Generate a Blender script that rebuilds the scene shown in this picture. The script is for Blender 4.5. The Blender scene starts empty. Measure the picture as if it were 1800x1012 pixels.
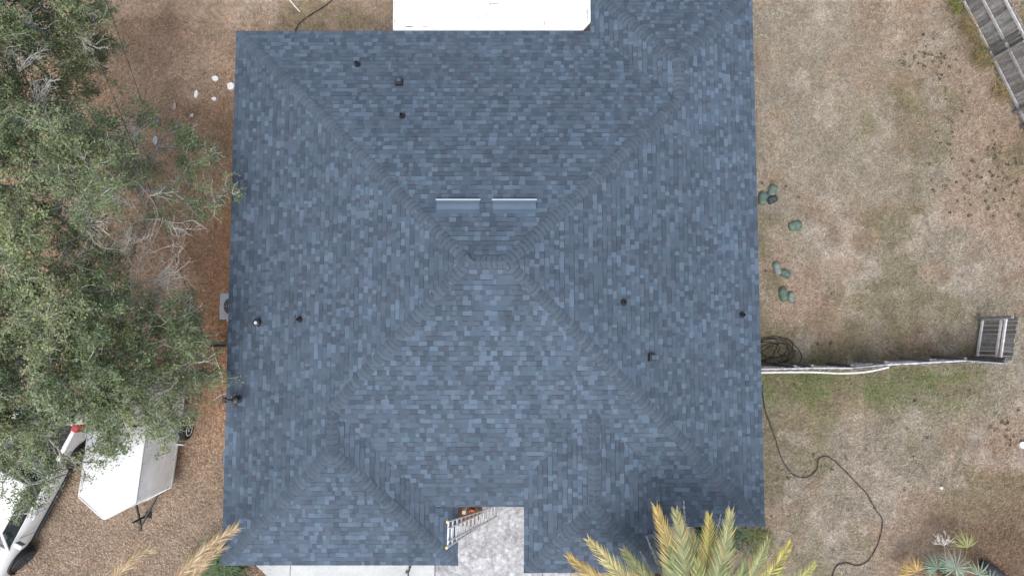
import bpy, bmesh, math, random
import numpy as np
from mathutils import Vector, Matrix, Euler
R = math.radians
random.seed(7); rng = np.random.default_rng(7)
SC = bpy.context.scene; COL = SC.collection

# ---------------------------------------------------------------- camera
F, H = 1200.0, 23.0
TILT = math.atan(0.066); ct, st = math.cos(TILT), math.sin(TILT)
cam = bpy.data.objects.new('camera', bpy.data.cameras.new('camera')); COL.objects.link(cam)
cam.location = (0, 0, H); cam.rotation_euler = (TILT, 0, 0)
cam.data.sensor_width = 36; cam.data.lens = 36 * F / 1800; cam.data.clip_end = 2000; cam.data.clip_start = 0.1
SC.camera = cam
# ---------------------------------------------------------------- world, sun, exposure
SUN_EL, SUN_AZ = R(62), R(196)      # azimuth clockwise from +Y (light from lower left)
w = bpy.data.worlds.new('World'); SC.world = w; w.use_nodes = True
nt = w.node_tree; bg = nt.nodes['Background']
sky = nt.nodes.new('ShaderNodeTexSky'); sky.sky_type = 'NISHITA'; sky.sun_disc = False
sky.sun_elevation = SUN_EL; sky.sun_rotation = SUN_AZ; sky.dust_density = 4.0
hs = nt.nodes.new('ShaderNodeHueSaturation'); hs.inputs['Saturation'].default_value = 0.42
nt.links.new(sky.outputs[0], hs.inputs['Color']); nt.links.new(hs.outputs[0], bg.inputs[0])
bg.inputs[1].default_value = 0.15
sl = bpy.data.lights.new('sun', 'SUN'); sl.energy = 1.0; sl.angle = R(40); sl.color = (1, .96, .91)
so = bpy.data.objects.new('sun', sl); COL.objects.link(so)
sd = Vector((math.sin(SUN_AZ) * math.cos(SUN_EL), math.cos(SUN_AZ) * math.cos(SUN_EL), math.sin(SUN_EL)))
so.rotation_euler = sd.to_track_quat('Z', 'Y').to_euler(); so.location = (0, 0, 40)
SC.view_settings.view_transform = 'Standard'; SC.view_settings.look = 'None'
SC.view_settings.exposure = 0.88; SC.view_settings.gamma = 1

# ---------------------------------------------------------------- helpers
def at(x, y, z=0.0):
    u = (x - 900) / F; v = (506 - y) / F; k = (H - z) / (ct - v * st)
    return Vector((u * k, (v * ct + st) * k, z))

def tag(o, label=None, cat=None, group=None, kind=None):
    if label: o['label'] = label
    if cat: o['category'] = cat
    if group: o['group'] = group
    if kind: o['kind'] = kind
    return o

def empty(name, loc=(0, 0, 0), rz=0, **k):
    o = bpy.data.objects.new(name, None); COL.objects.link(o); o.location = loc
    o.rotation_euler = (0, 0, rz); o.empty_display_size = .2
    return tag(o, **k)

def link(name, me, mat=None, parent=None, loc=None, rot=None):
    o = bpy.data.objects.new(name, me); COL.objects.link(o)
    for m in (mat if isinstance(mat, (list, tuple)) else [mat]):
        if m: me.materials.append(m)
    if parent: o.parent = parent
    if loc is not None: o.location = loc
    if rot is not None: o.rotation_euler = rot
    return o

def mesh(name, verts, faces, mat, parent=None, cols=None, smooth=False, fcols=None, **k):
    me = bpy.data.meshes.new(name); me.from_pydata([tuple(v) for v in verts], [], faces); me.update()
    if fcols is not None:
        a = me.color_attributes.new('Col', 'FLOAT_COLOR', 'CORNER')
        buf = []
        for p in me.polygons: buf += list(fcols[p.index]) * p.loop_total
        a.data.foreach_set('color', buf)
    if cols is not None:
        a = me.color_attributes.new('Col', 'FLOAT_COLOR', 'POINT'); a.data.foreach_set('color', np.asarray(cols, 'f').ravel())
    if smooth: me.polygons.foreach_set('use_smooth', [True] * len(me.polygons))
    return link(name, me, mat, parent, **k)

def quads(name, Q, mat, parent=None, cols=None, smooth=False):
    """Q: (N,4,3) array, cols (N,3)"""
    Q = np.asarray(Q, 'f'); n = len(Q)
    me = bpy.data.meshes.new(name); me.vertices.add(n * 4); me.vertices.foreach_set('co', Q.ravel())
    me.loops.add(n * 4); me.loops.foreach_set('vertex_index', np.arange(n * 4, dtype='i'))
    me.polygons.add(n); me.polygons.foreach_set('loop_start', np.arange(0, n * 4, 4, dtype='i'))
    me.polygons.foreach_set('loop_total', np.full(n, 4, 'i'))
    if smooth: me.polygons.foreach_set('use_smooth', np.ones(n, bool))
    me.update(calc_edges=True)
    if cols is not None:
        c = np.ones((n, 4, 4), 'f'); c[:, :, :3] = np.asarray(cols)[:, None, :]
        a = me.color_attributes.new('Col', 'FLOAT_COLOR', 'POINT'); a.data.foreach_set('color', c.ravel())
    return link(name, me, mat, parent)

class MB:
    """collects shapes into one mesh"""
    def __init__(s): s.v = []; s.f = []; s.c = []; s.col = (1, 1, 1)
    def add(s, vs, fs):
        b = len(s.v); s.v += [tuple(v) for v in vs]; s.f += [tuple(b + i for i in f) for f in fs]; s.c += [(*s.col, 1)] * len(fs)
    def box(s, c, d, rz=0, M=None):
        x, y, z = (d[0] / 2, d[1] / 2, d[2] / 2)
        m = Matrix.Translation(Vector(c)) @ (M if M is not None else Matrix.Rotation(rz, 4, 'Z'))
        vs = [m @ Vector((a * x, b * y, e * z)) for a in (-1, 1) for b in (-1, 1) for e in (-1, 1)]
        s.add(vs, [(0, 1, 3, 2), (4, 6, 7, 5), (0, 4, 5, 1), (2, 3, 7, 6), (0, 2, 6, 4), (1, 5, 7, 3)])
    def bar(s, a, b, wd, h, up=(0, 0, 1)):
        a, b = Vector(a), Vector(b); d = (b - a); L = d.length; d.normalize()
        sd_ = d.cross(Vector(up));
        if sd_.length < 1e-4: sd_ = d.cross(Vector((1, 0, 0)))
        sd_.normalize(); u = sd_.cross(d)
        vs = [p + sd_ * (i * wd / 2) + u * (j * h / 2) for p in (a, b) for i in (-1, 1) for j in (-1, 1)]
        s.add(vs, [(0, 1, 3, 2), (4, 6, 7, 5), (0, 4, 5, 1), (2, 3, 7, 6), (0, 2, 6, 4), (1, 5, 7, 3)])
    def tube(s, pts, r, n=8, cap=True):
        pts = [Vector(p) for p in pts]; rs = r if isinstance(r, (list, tuple)) else [r] * len(pts)
        b = len(s.v); ref = Vector((.3, .2, .93)); prev = None
        for i, p in enumerate(pts):
            d = (pts[min(i + 1, len(pts) - 1)] - pts[max(i - 1, 0)]).normalized()
            if prev is None:
                a = d.cross(ref)
                if a.length < 1e-3: a = d.cross(Vector((1, 0, 0)))
            else: a = prev - d * prev.dot(d)
            a.normalize(); prev = a; e = d.cross(a)
            for k in range(n):
                t = 2 * math.pi * k / n; s.v.append(tuple(p + a * (rs[i] * math.cos(t)) + e * (rs[i] * math.sin(t))))
        m = len(pts)
        for i in range(m - 1):
            for k in range(n):
                k2 = (k + 1) % n; s.f.append((b + i * n + k, b + i * n + k2, b + (i + 1) * n + k2, b + (i + 1) * n + k)); s.c.append((*s.col, 1))
        if cap:
            s.f.append(tuple(b + k for k in reversed(range(n)))); s.c.append((*s.col, 1))
            s.f.append(tuple(b + (m - 1) * n + k for k in range(n))); s.c.append((*s.col, 1))
    def lathe(s, prof, c=(0, 0, 0), n=20, axis='Z'):
        pts = []
        for (r, z) in prof:
            for k in range(n):
                t = 2 * math.pi * k / n
                p = (r * math.cos(t), r * math.sin(t), z)
                if axis == 'Y': p = (p[0], p[2], p[1])
                if axis == 'X': p = (p[2], p[0], p[1])
                pts.append((p[0] + c[0], p[1] + c[1], p[2] + c[2]))
        fs = [(i * n + k, i * n + (k + 1) % n, (i + 1) * n + (k + 1) % n, (i + 1) * n + k) for i in range(len(prof) - 1) for k in range(n)]
        fs.append(tuple(range(n))[::-1]); fs.append(tuple((len(prof) - 1) * n + k for k in range(n)))
        s.add(pts, fs)
    def build(s, name, mat, parent=None, smooth=False, bevel=0, seg=2, **k):
        o = mesh(name, s.v, s.f, mat, parent, fcols=s.c, smooth=smooth, **k)
        if bevel:
            m = o.modifiers.new('b', 'BEVEL'); m.width = bevel; m.segments = seg; m.limit_method = 'ANGLE'
        if smooth == 'auto' or bevel:
            bm = bmesh.new(); bm.from_mesh(o.data); bmesh.ops.recalc_face_normals(bm, faces=bm.faces)
            for f in bm.faces: f.smooth = True
            for e in bm.edges:
                e.smooth = not (len(e.link_faces) == 2 and e.calc_face_angle(0) > R(38))
            bm.to_mesh(o.data); bm.free()
        return o

def material(name, col=(1, 1, 1), rough=.8, attr=False, noise=None, metal=0, bump=None, spec=.5, coat=0, trans=0, stretch=None):
    """noise: list of (scale, detail, lo, hi) multipliers; bump (scale, strength, dist)"""
    m = bpy.data.materials.new(name); m.use_nodes = True; n = m.node_tree; b = n.nodes['Principled BSDF']
    b.inputs['Roughness'].default_value = rough; b.inputs['Metallic'].default_value = metal
    b.inputs['Specular IOR Level'].default_value = spec; b.inputs['Coat Weight'].default_value = coat
    tc = n.nodes.new('ShaderNodeTexCoord'); src = tc.outputs['Object']
    if stretch:
        mp = n.nodes.new('ShaderNodeMapping'); mp.inputs['Scale'].default_value = stretch; n.links.new(src, mp.inputs[0]); src = mp.outputs[0]
    if attr:
        a = n.nodes.new('ShaderNodeAttribute'); a.attribute_name = 'Col'; cur = a.outputs['Color']
        mx = n.nodes.new('ShaderNodeMix'); mx.data_type = 'RGBA'; mx.blend_type = 'MULTIPLY'; mx.inputs[0].default_value = 1
        n.links.new(cur, mx.inputs[6]); mx.inputs[7].default_value = (*col, 1); cur = mx.outputs[2]
    else:
        rgb = n.nodes.new('ShaderNodeRGB'); rgb.outputs[0].default_value = (*col, 1); cur = rgb.outputs[0]
    for (sc, dt, lo, hi) in (noise or []):
        t = n.nodes.new('ShaderNodeTexNoise'); t.inputs['Scale'].default_value = sc; t.inputs['Detail'].default_value = dt; t.inputs['Roughness'].default_value = .65
        n.links.new(src, t.inputs['Vector'])
        mr = n.nodes.new('ShaderNodeMapRange'); mr.inputs[1].default_value = .32; mr.inputs[2].default_value = .68; mr.inputs[3].default_value = lo; mr.inputs[4].default_value = hi
        n.links.new(t.outputs[0], mr.inputs[0])
        mx = n.nodes.new('ShaderNodeMix'); mx.data_type = 'RGBA'; mx.blend_type = 'MULTIPLY'; mx.inputs[0].default_value = 1
        n.links.new(cur, mx.inputs[6]); n.links.new(mr.outputs[0], mx.inputs[7]); cur = mx.outputs[2]
    n.links.new(cur, b.inputs['Base Color'])
    if bump:
        t = n.nodes.new('ShaderNodeTexNoise'); t.inputs['Scale'].default_value = bump[0]; t.inputs['Detail'].default_value = 6
        n.links.new(src, t.inputs['Vector'])
        bp = n.nodes.new('ShaderNodeBump'); bp.inputs['Strength'].default_value = bump[1]; bp.inputs['Distance'].default_value = bump[2]
        n.links.new(t.outputs[0], bp.inputs['Height']); n.links.new(bp.outputs[0], b.inputs['Normal'])
    if trans:
        tr = n.nodes.new('ShaderNodeBsdfTranslucent'); ms = n.nodes.new('ShaderNodeMixShader'); ms.inputs[0].default_value = trans
        n.links.new(cur, tr.inputs[0]); n.links.new(b.outputs[0], ms.inputs[1]); n.links.new(tr.outputs[0], ms.inputs[2])
        n.links.new(ms.outputs[0], n.nodes['Material Output'].inputs[0])
    return m

M = dict(
    ground=material('dry_lawn', attr=True, rough=.95, spec=.1, noise=[(7, 9, .66, 1.3), (75, 3, .8, 1.22), (1.7, 5, .88, 1.12)], bump=(30, .7, .03)),
    shingle=material('asphalt_shingle', attr=True, rough=.85, spec=.3, noise=[(60, 4, .9, 1.1), (.55, 4, .9, 1.1)], bump=(300, .3, .003)),
    metal_vent=material('painted_vent_metal', (.07, .105, .15), rough=.45, metal=.3, noise=[(3, 3, .92, 1.08)]),
    lip=material('bright_metal_lip', (.36, .40, .44), rough=.45, metal=.4),
    black=material('black_plastic', (.012, .013, .016), rough=.5),
    rubber=material('rubber', (.018, .018, .02), rough=.85, noise=[(30, 4, .7, 1.4)]),
    wall=material('stucco', (.52, .47, .39), rough=.9, noise=[(4, 5, .9, 1.08)], bump=(80, .3, .005)),
    trim=material('white_trim', (.72, .73, .73), rough=.5, noise=[(3, 4, .93, 1.04)]),
    soffit=material('soffit', (.6, .6, .58), rough=.7, noise=[(5, 3, .95, 1.03)]),
    whiteroof=material('white_panel_roof', attr=True, rough=.5, noise=[(1.3, 6, .93, 1.04)]),
    concrete=material('concrete', attr=True, rough=.9, spec=.2, noise=[(.8, 6, .86, 1.1), (14, 5, .9, 1.06)], bump=(60, .3, .006)),
    stained=material('stained_concrete', attr=True, rough=.9, spec=.2, noise=[(5.5, 8, .55, 1.15), (1.1, 4, .72, 1.12), (13, 9, .62, 1.12)], bump=(60, .3, .006)),
    leaf=material('oak_leaf', attr=True, rough=.5, spec=.4, trans=.18),
    bark=material('oak_bark', attr=True, rough=.9, spec=.15, noise=[(14, 5, .7, 1.25)]),
    litter=material('leaf_litter', attr=True, rough=.8, spec=.2),
    wood=material('weathered_wood', attr=True, rough=.9, spec=.15, noise=[(6, 7, .7, 1.25), (40, 4, .85, 1.15)], stretch=(1, 1, 1)),
    alu=material('aluminium', (.74, .76, .79), rough=.38, metal=.6, noise=[(20, 3, .92, 1.05)]),
    orange=material('orange_plastic', (.72, .52, .2), rough=.5),
    paint=material('white_car_paint', (.62, .64, .66), rough=.22, coat=.6, noise=[(1.5, 3, .97, 1.02)]),
    trailer=material('white_trailer_skin', attr=True, rough=.33, noise=[(1.1, 4, .80, 1.1)]),
    glass=material('dark_glass', (.015, .03, .035), rough=.06, spec=.8),
    chrome=material('wheel_metal', (.55, .57, .6), rough=.3, metal=.7),
    red=material('red_lens', (.45, .01, .015), rough=.2, coat=.5),
    bag=material('green_wrap', attr=True, rough=.45, noise=[(7, 5, .72, 1.22)], bump=(16, 1.0, .06)),
    palm=material('palm_leaf', attr=True, rough=.5, trans=.2),
    cord=material('black_cord', (.02, .021, .022), rough=.7, noise=[(9, 3, .7, 1.5)]),
    ac=material('grey_painted_metal', (.4, .42, .47), rough=.5, noise=[(6, 3, .93, 1.05)]),
    stone=material('white_scrap', attr=True, rough=.85, noise=[(12, 5, .75, 1.1)]),
    terracotta=material('terracotta', (.5, .16, .07), rough=.8, noise=[(10, 4, .8, 1.15)]),
    log=material('charred_log', (.035, .036, .045), rough=.9, noise=[(12, 6, .5, 1.7)], bump=(25, .8, .03)),
)

def vnoise(x, y, s, seed):
    r = np.random.default_rng(seed).random((64, 64)); X = np.asarray(x) / s + 31.7; Y = np.asarray(y) / s + 17.3
    xi = np.floor(X).astype(int); yi = np.floor(Y).astype(int); fx = X - xi; fy = Y - yi
    fx = fx * fx * (3 - 2 * fx); fy = fy * fy * (3 - 2 * fy)
    g = lambda a, b: r[a % 64, b % 64]
    return (g(xi, yi) * (1 - fx) + g(xi + 1, yi) * fx) * (1 - fy) + (g(xi, yi + 1) * (1 - fx) + g(xi + 1, yi + 1) * fx) * fy
def fbm(x, y, s, seed, o=4):
    t = 0; a = 1; n = 0
    for i in range(o): t = t + a * vnoise(x, y, s / 2 ** i, seed + i); n += a; a *= .55
    return t / n
def sm(a, b, x): t = np.clip((x - a) / (b - a), 0, 1); return t * t * (3 - 2 * t)

# ================================================================ GROUND
def ground_colour(x, y):
    """real soil and grass colour (linear albedo) at world x, y"""
    n1 = fbm(x, y, 3.2, 1); n2 = fbm(x, y, 1.1, 11); n3 = fbm(x, y, .45, 21, 3)
    C = lambda r, g, b: np.array([r, g, b])
    mix = lambda A, B, t: A * (1 - t[..., None]) + B * t[..., None]
    straw = mix(C(.262, .208, .168), C(.235, .212, .178), sm(.4, .65, n1))
    straw = mix(straw, C(.205, .150, .112), sm(.5, .7, n2) * .6)
    straw = mix(straw, C(.15, .142, .085), sm(.5, .7, fbm(x, y, 1.6, 41)) * .6)
    straw = mix(straw, C(.33, .30, .27), sm(.58, .75, fbm(x, y, .8, 51)) * .6)
    # greener stripe south of the side fence, and by the far corner
    gx, gy = x, y
    gm = np.exp(-((gy + 1.9 - .04 * (gx - 8)) / .85) ** 2) * sm(7.2, 8.2, gx) * (1 - sm(14.5, 17.5, gx)) * (.45 + .9 * n2)
    gm = np.maximum(gm, .5 * np.exp(-((gy - 8.0) / 2.2) ** 2 - ((gx - 13) / 2.5) ** 2) * n2)
    straw = mix(straw, mix(C(.14, .14, .085), C(.09, .125, .05), sm(.55, .75, n3)), np.clip(gm * .8, 0, .7))
    # brown, littered bed in the lower right corner
    bm_ = np.exp(-((gx - 16.2) / 2.2) ** 2 - ((gy + 7.2) / 1.6) ** 2)
    straw = mix(straw, C(.13, .09, .065), np.clip(bm_ * (.5 + n2), 0, .85))
    # leaf litter on the left
    lit = mix(C(.235, .165, .115), C(.27, .205, .15), sm(.35, .65, n1))
    lit = mix(lit, C(.17, .115, .08), sm(.5, .75, n2) * .5)
    red = np.exp(-((gx + 9.4) / .9) ** 2) * sm(-3.5, -.5, gy) * (1 - sm(3.5, 6.5, gy))
    lit = mix(lit, C(.27, .145, .085), np.clip(red * (.4 + .8 * n2), 0, .65))
    gp = np.exp(-((gx + 13.1) / .45) ** 2 - ((gy - 6.3) / 1.3) ** 2)
    lit = mix(lit, C(.2, .185, .175), np.clip(gp * 1.2 * n2, 0, .8))
    low = 1 - sm(-6.2, -3.0, gy)
    lit = mix(lit, C(.205, .168, .135), low * .75)
    tleft = sm(-4.5, -9, x + 1.5 * (n1 - .5)) * (1 - .65 * sm(7.8, 10.5, gy) * sm(-12.5, -9, gx))
    c = mix(straw, lit, tleft)
    return c * (.78 + .44 * n3[..., None]) * (np.array([1.10, 1.07, 1.03]) * (1 - tleft[..., None]) + np.array([1.28, 1.28, 1.30]) * tleft[..., None])

xs = np.concatenate([[-900, -300, -120, -60, -34], np.arange(-24, 24.01, .12), [34, 60, 120, 300, 900]])
ys = np.concatenate([[-900, -300, -120, -50, -24], np.arange(-14, 16.01, .12), [24, 50, 120, 300, 900]])
GX, GY = np.meshgrid(xs, ys, indexing='ij'); cc = ground_colour(GX, GY)
far = np.maximum(sm(21, 24, np.abs(GX)), np.maximum(sm(13.5, 16, GY), sm(11.5, 14, -GY)))[..., None]
cc = cc * (1 - far) + np.array([.25, .215, .165]) * far
GZ = (fbm(GX, GY, 1.5, 5) - .5) * .05 * (np.abs(GX) < 30) - .02
nx, ny = len(xs), len(ys)
idx = np.arange(nx * ny).reshape(nx, ny)
fc = np.stack([idx[:-1, :-1], idx[1:, :-1], idx[1:, 1:], idx[:-1, 1:]], -1).reshape(-1, 4)
me = bpy.data.meshes.new('ground'); V = np.stack([GX, GY, GZ], -1).reshape(-1, 3)
me.from_pydata(V.tolist(), [], fc.tolist()); me.update()
a = me.color_attributes.new('Col', 'FLOAT_COLOR', 'POINT'); a.data.foreach_set('color', np.concatenate([cc.reshape(-1, 3), np.ones((nx * ny, 1))], 1).astype('f').ravel())
me.polygons.foreach_set('use_smooth', [True] * len(me.polygons))
tag(link('ground', me, M['ground']), kind='structure')

# ---- driveway, walk, beds
def slab(name, poly, z, mat, colr, th=.10):
    n = len(poly); vs = [(x, y, z) for x, y in poly] + [(x, y, z - th) for x, y in poly]
    fs = [tuple(range(n)), tuple(reversed(range(n, 2 * n)))] + [(i, i + n, (i + 1) % n + n, (i + 1) % n) for i in range(n)]
    return mesh(name, vs, fs, mat, fcols=[(*colr, 1)] * len(fs))
DX = at(765, 1002).x
cv = [(-8.75, -16), (-8.7, -9.6), (-8.0, -8.6), (-7.85, -8.25), (-8.2, -7.95), (-8.6, -7.7), (-8.6, -6.0)]
tag(slab('driveway', [(DX - .02, -16), (DX - .02, -6.4), (-8.1, -6.4)] + [(-8.4, -7.6), (-7.7, -8.25), (-7.6, -9), (-7.6, -16)][0:4], .045, M['concrete'], (.40, .42, .43)), kind='structure')
tag(slab('front_walk', [(DX + .02, -16), (1.9, -16), (1.9, -6.0), (.95, -4.3), (DX + .02, -4.3)], .05, M['stained'], (.47, .48, .51)), kind='structure')
sv = at(511, 1000).x
mb = MB(); mb.box((sv, -11, .047), (.02, 9.2, .006)); mb.box((1.0, -11, .052), (.02, 9.2, .006)); mb.box((DX - 2.6, -10.4, .047), (9, .02, .006))
tag(mb.build('pavement_joint', M['black']), kind='structure')
tag(slab('planting_bed', [(-1.97, -6.3), (-1.3, -6.35), (-.98, -6.0), (-.98, -4.3), (-1.97, -4.3)], .075, M['ground'], (.10, .055, .035), .05), kind='structure')
tag(slab('mulch_bed', [(-10.0, -10.5), (-7.7, -10.5), (-7.66, -8.3), (-8.4, -7.66), (-8.2, -6.4), (-9.3, -7.3)], .02, M['ground'], (.13, .082, .06), .05), kind='structure')

# ================================================================ HOUSE
ZE = 2.6; RISE = 2.45
xW, xE, yN, yS, rY = -8.47, 7.40, 9.24, -5.65, 1.87
aW, aE = -1.17, -.13
pW, pE, pN, pS = RISE / (aW - xW), RISE / (xE - aE), RISE / (yN - rY), RISE / (rY - yS)
P = dict(
    W=lambda x, y: ZE + pW * (x - xW), E=lambda x, y: ZE + pE * (xE - x),
    N=lambda x, y: ZE + pN * (yN - y), S=lambda x, y: ZE + pS * (y - yS))
gE, gS = -1.58, -6.75; gx = (xW + gE) / 2; gp = gS + (gx - xW); gk = yS + pW * (gx - xW) / pS
P['GE'] = lambda x, y: ZE + pW * (gE - x); P['GS'] = lambda x, y: ZE + pW * (y - gS)
# entry wing (raised)
eZ = 3.08; eW_ = at(921, 930, eZ).x; eE_ = at(1161, 900, eZ).x; eS_ = at(960, 1006, eZ).y
ex = (eW_ + eE_) / 2; eh = (eE_ - eW_) / 2; pe = .335
P['PW'] = lambda x, y: eZ + pe * (x - eW_); P['PE'] = lambda x, y: eZ + pe * (eE_ - x); P['PS'] = lambda x, y: eZ + pe * (y - eS_)
ep = eS_ + eh; eT = yS + (eZ + pe * eh - ZE) / pS; eV = yS + (eZ - ZE) / pS
# north-east wing
nW = 2.41; nx_ = (nW + xE) / 2; nz = pE * (xE - nx_); nk = yN - nz / pN; nN = 10.5; npk = nN - (nx_ - nW)
P['NW'] = lambda x, y: ZE + pE * (x - nW); P['NN'] = lambda x, y: ZE + pE * (nN - y)
NOT = -5.03   # the south eave is cut back at the recess
HIPC = [(( aW, rY), (aE, rY), 'N', 'S'), ((xW, yN), (aW, rY), 'W', 'N'), ((nx_, nk), (aE, rY), 'E', 'N'), ((xE, yS), (aE, rY), 'E', 'S'),
        ((gx, gk), (aW, rY), 'W', 'S'), ((gx, gp), (gx, gk), 'W', 'GE'), ((xW, gS), (gx, gp), 'W', 'GS'), ((gE, gS), (gx, gp), 'GE', 'GS'),
        ((ex, ep), (ex, eT), 'PW', 'PE'), ((eW_, eS_), (ex, ep), 'PW', 'PS'), ((eE_, eS_), (ex, ep), 'PE', 'PS'),
        ((nx_, npk), (nx_, nk), 'NW', 'E'), ((xE, nN), (nx_, npk), 'E', 'NN'), ((nW, nN), (nx_, npk), 'NW', 'NN')]
# face: plane, upslope dir, convex plan pieces
FACES = [
    ('W', (1, 0), pW, [[(xW, gk), (gx, gk), (aW, rY), (xW, yN)], [(xW, gS), (gx, gp), (gx, gk), (xW, gk)]], xW),
    ('E', (-1, 0), pE, [[(xE, yS), (xE, nk), (nx_, nk), (aE, rY)], [(xE, nk), (xE, nN), (nx_, npk), (nx_, nk)]], xE),
    ('N', (0, -1), pN, [[(xW, yN), (aW, rY), (aE, rY), (nW, yN - (nW - aE) * 0 - (0)) if False else (aE, rY), (nx_, nk), (nW, yN)]], yN),
    ('S', (0, 1), pS, [[(aW, rY), (-8.09, -5.25) if False else (xW + (NOT - yS) * pS / pW, NOT), (eW_ + .3, NOT), (eW_ + .3, rY)],
                       [(eW_ + .3, NOT), (xE - (NOT - yS) * pS / pE, NOT), (aE, rY)] if False else [(eW_ + .3, yS), (xE, yS), (xE - (rY - .0 - yS) * pS / pE * .0 - (RISE / pS - RISE / pS), yS), ]], yS),
    ('GE', (-1, 0), pW, [[(gE, gS), (gE, NOT - .02), (gE - (NOT - .02 - gS), NOT - .02)], [(gE - (NOT - yS) * pS / pW, NOT - .02), (gx, gk), (gx, gp), (gE - (NOT - .02 - gS), NOT - .02)]], gE),
    ('GS', (0, 1), pW, [[(xW, gS), (gE, gS), (gx, gp)]], gS),
    ('PW', (1, 0), pe, [[(eW_, eS_), (ex, ep), (ex, eT), (eW_, eV)]], eW_),
    ('PE', (-1, 0), pe, [[(eE_, eS_), (eE_, eV), (ex, eT), (ex, ep)]], eE_),
    ('PS', (0, 1), pe, [[(eW_, eS_), (eE_, eS_), (ex, ep)]], eS_),
    ('NW', (1, 0), pE, [[(nW, nN), (nW, yN), (nx_, nk), (nx_, npk)]], nW),
    ('NN', (0, -1), pE, [[(nW, nN), (nx_, npk), (xE, nN)]], nN),
]
# the south face, clean: left piece down to the recess cut, right piece down to the eave
xcut = eW_ + .3
def on_SE(y): return xE - (y - yS) * pS / pE      # x of the SE hip at y
zc = yS + (xE - xcut) * pE / pS                      # y on SE hip at xcut
FACES[3] = ('S', (0, 1), pS, [[(xW + (NOT - yS) * pS / pW, NOT), (xcut, NOT), (xcut, zc), (aE, rY), (aW, rY)],
                              [(xcut, yS), (xE, yS), (xcut, zc)]], yS)
FACES[2] = ('N', (0, -1), pN, [[(xW, yN), (aW, rY), (aE, rY), (nx_, nk), (nW, yN)]], yN)

def ccw(p):
    A = sum(p[i][0] * p[(i + 1) % len(p)][1] - p[(i + 1) % len(p)][0] * p[i][1] for i in range(len(p)))
    return p if A > 0 else p[::-1]
def clip(poly, cl):
    out = poly
    for i in range(len(cl)):
        a, b = cl[i], cl[(i + 1) % len(cl)]; inp = out; out = []
        if not inp: return []
        side = lambda p: (b[0] - a[0]) * (p[1] - a[1]) - (b[1] - a[1]) * (p[0] - a[0])
        for j in range(len(inp)):
            p, q = inp[j], inp[(j + 1) % len(inp)]; sp, sq = side(p), side(q)
            if sp >= -1e-9: out.append(p)
            if (sp > 1e-9 and sq < -1e-9) or (sp < -1e-9 and sq > 1e-9):
                t = sp / (sp - sq); out.append((p[0] + (q[0] - p[0]) * t, p[1] + (q[1] - p[1]) * t))
    return out

house = empty('house', (0, 0, 0), label='large single-storey house with a wide blue-grey shingled hip roof', cat='house')
SH = np.array([.058, .082, .116])
def tone():
    r = random.random()
    k = random.uniform(.68, .84) if r < .3 else (random.uniform(.88, 1.06) if r < .78 else random.uniform(1.12, 1.42))
    c = SH * k
    if random.random() < .10: c = c * np.array([1.07, .99, .99])
    if random.random() < .07: c = c * np.array([.95, 1.04, 1.03])
    return c
V_, F_, C_ = [], [], []
def addpoly(pts, col):
    b = len(V_); V_.extend(pts); F_.append(tuple(range(b, b + len(pts)))); C_.append((*col, 1))
deck = MB(); deck.col = (.03, .04, .05)
for (nm, up, p, pieces, e0) in FACES:
    fn = P[nm]; cs = math.cos(math.atan(p)); ex_ = .143 * cs
    pcs = [ccw(q) for q in pieces]
    for q in pcs: deck.add([(x, y, fn(x, y) - .012) for x, y in q], [tuple(range(len(q)))])
    al = [pt for q in pcs for pt in q]
    ua = 1 if up[0] else 0      # axis along the eave
    us = [pt[ua] for pt in al]; ds = [(pt[1 - ua] - e0) * (up[0] + up[1]) for pt in al]
    u0, u1, dm = min(us), max(us), max(ds); row = 0; d = -.0
    sgn = up[0] + up[1]
    if nm == 'S': d = 0
    while d < dm:
        d1 = min(d + ex_, dm + .01); u = u0 - random.uniform(0, .3); tooth = random.random() < .5
        rowk = random.uniform(.97, 1.03)
        while u < u1:
            wd = random.choice((.08, .11, .13, .15, .165, .18, .22)); c = tone() * rowk; tooth = random.random() < .45
            lift = (.013 if tooth else .007)
            shadow_band = random.random() < .45  # some tabs get the next course's shadow line painted as a darker upper strip
            for (da, db, kk) in ((d, d1 - .018, 1), (d1 - .018, d1, .5 if shadow_band else 1)):
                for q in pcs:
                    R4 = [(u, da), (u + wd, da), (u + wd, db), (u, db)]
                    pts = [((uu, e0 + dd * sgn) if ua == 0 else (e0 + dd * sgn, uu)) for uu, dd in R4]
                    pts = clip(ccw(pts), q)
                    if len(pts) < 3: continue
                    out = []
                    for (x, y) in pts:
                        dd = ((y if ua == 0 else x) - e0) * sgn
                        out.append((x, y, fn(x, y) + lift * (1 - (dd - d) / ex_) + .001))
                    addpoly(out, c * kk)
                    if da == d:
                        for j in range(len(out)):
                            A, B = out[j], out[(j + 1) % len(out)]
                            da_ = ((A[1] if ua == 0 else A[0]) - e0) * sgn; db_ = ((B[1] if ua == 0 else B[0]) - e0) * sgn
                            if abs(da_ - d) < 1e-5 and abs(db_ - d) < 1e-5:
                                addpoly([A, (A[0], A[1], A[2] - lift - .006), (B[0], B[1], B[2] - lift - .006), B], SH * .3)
            u += wd
        d = d1; row += 1
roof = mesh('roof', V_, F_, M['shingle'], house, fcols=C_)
dk = deck.build('roof_deck', M['shingle'], house)
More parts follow.
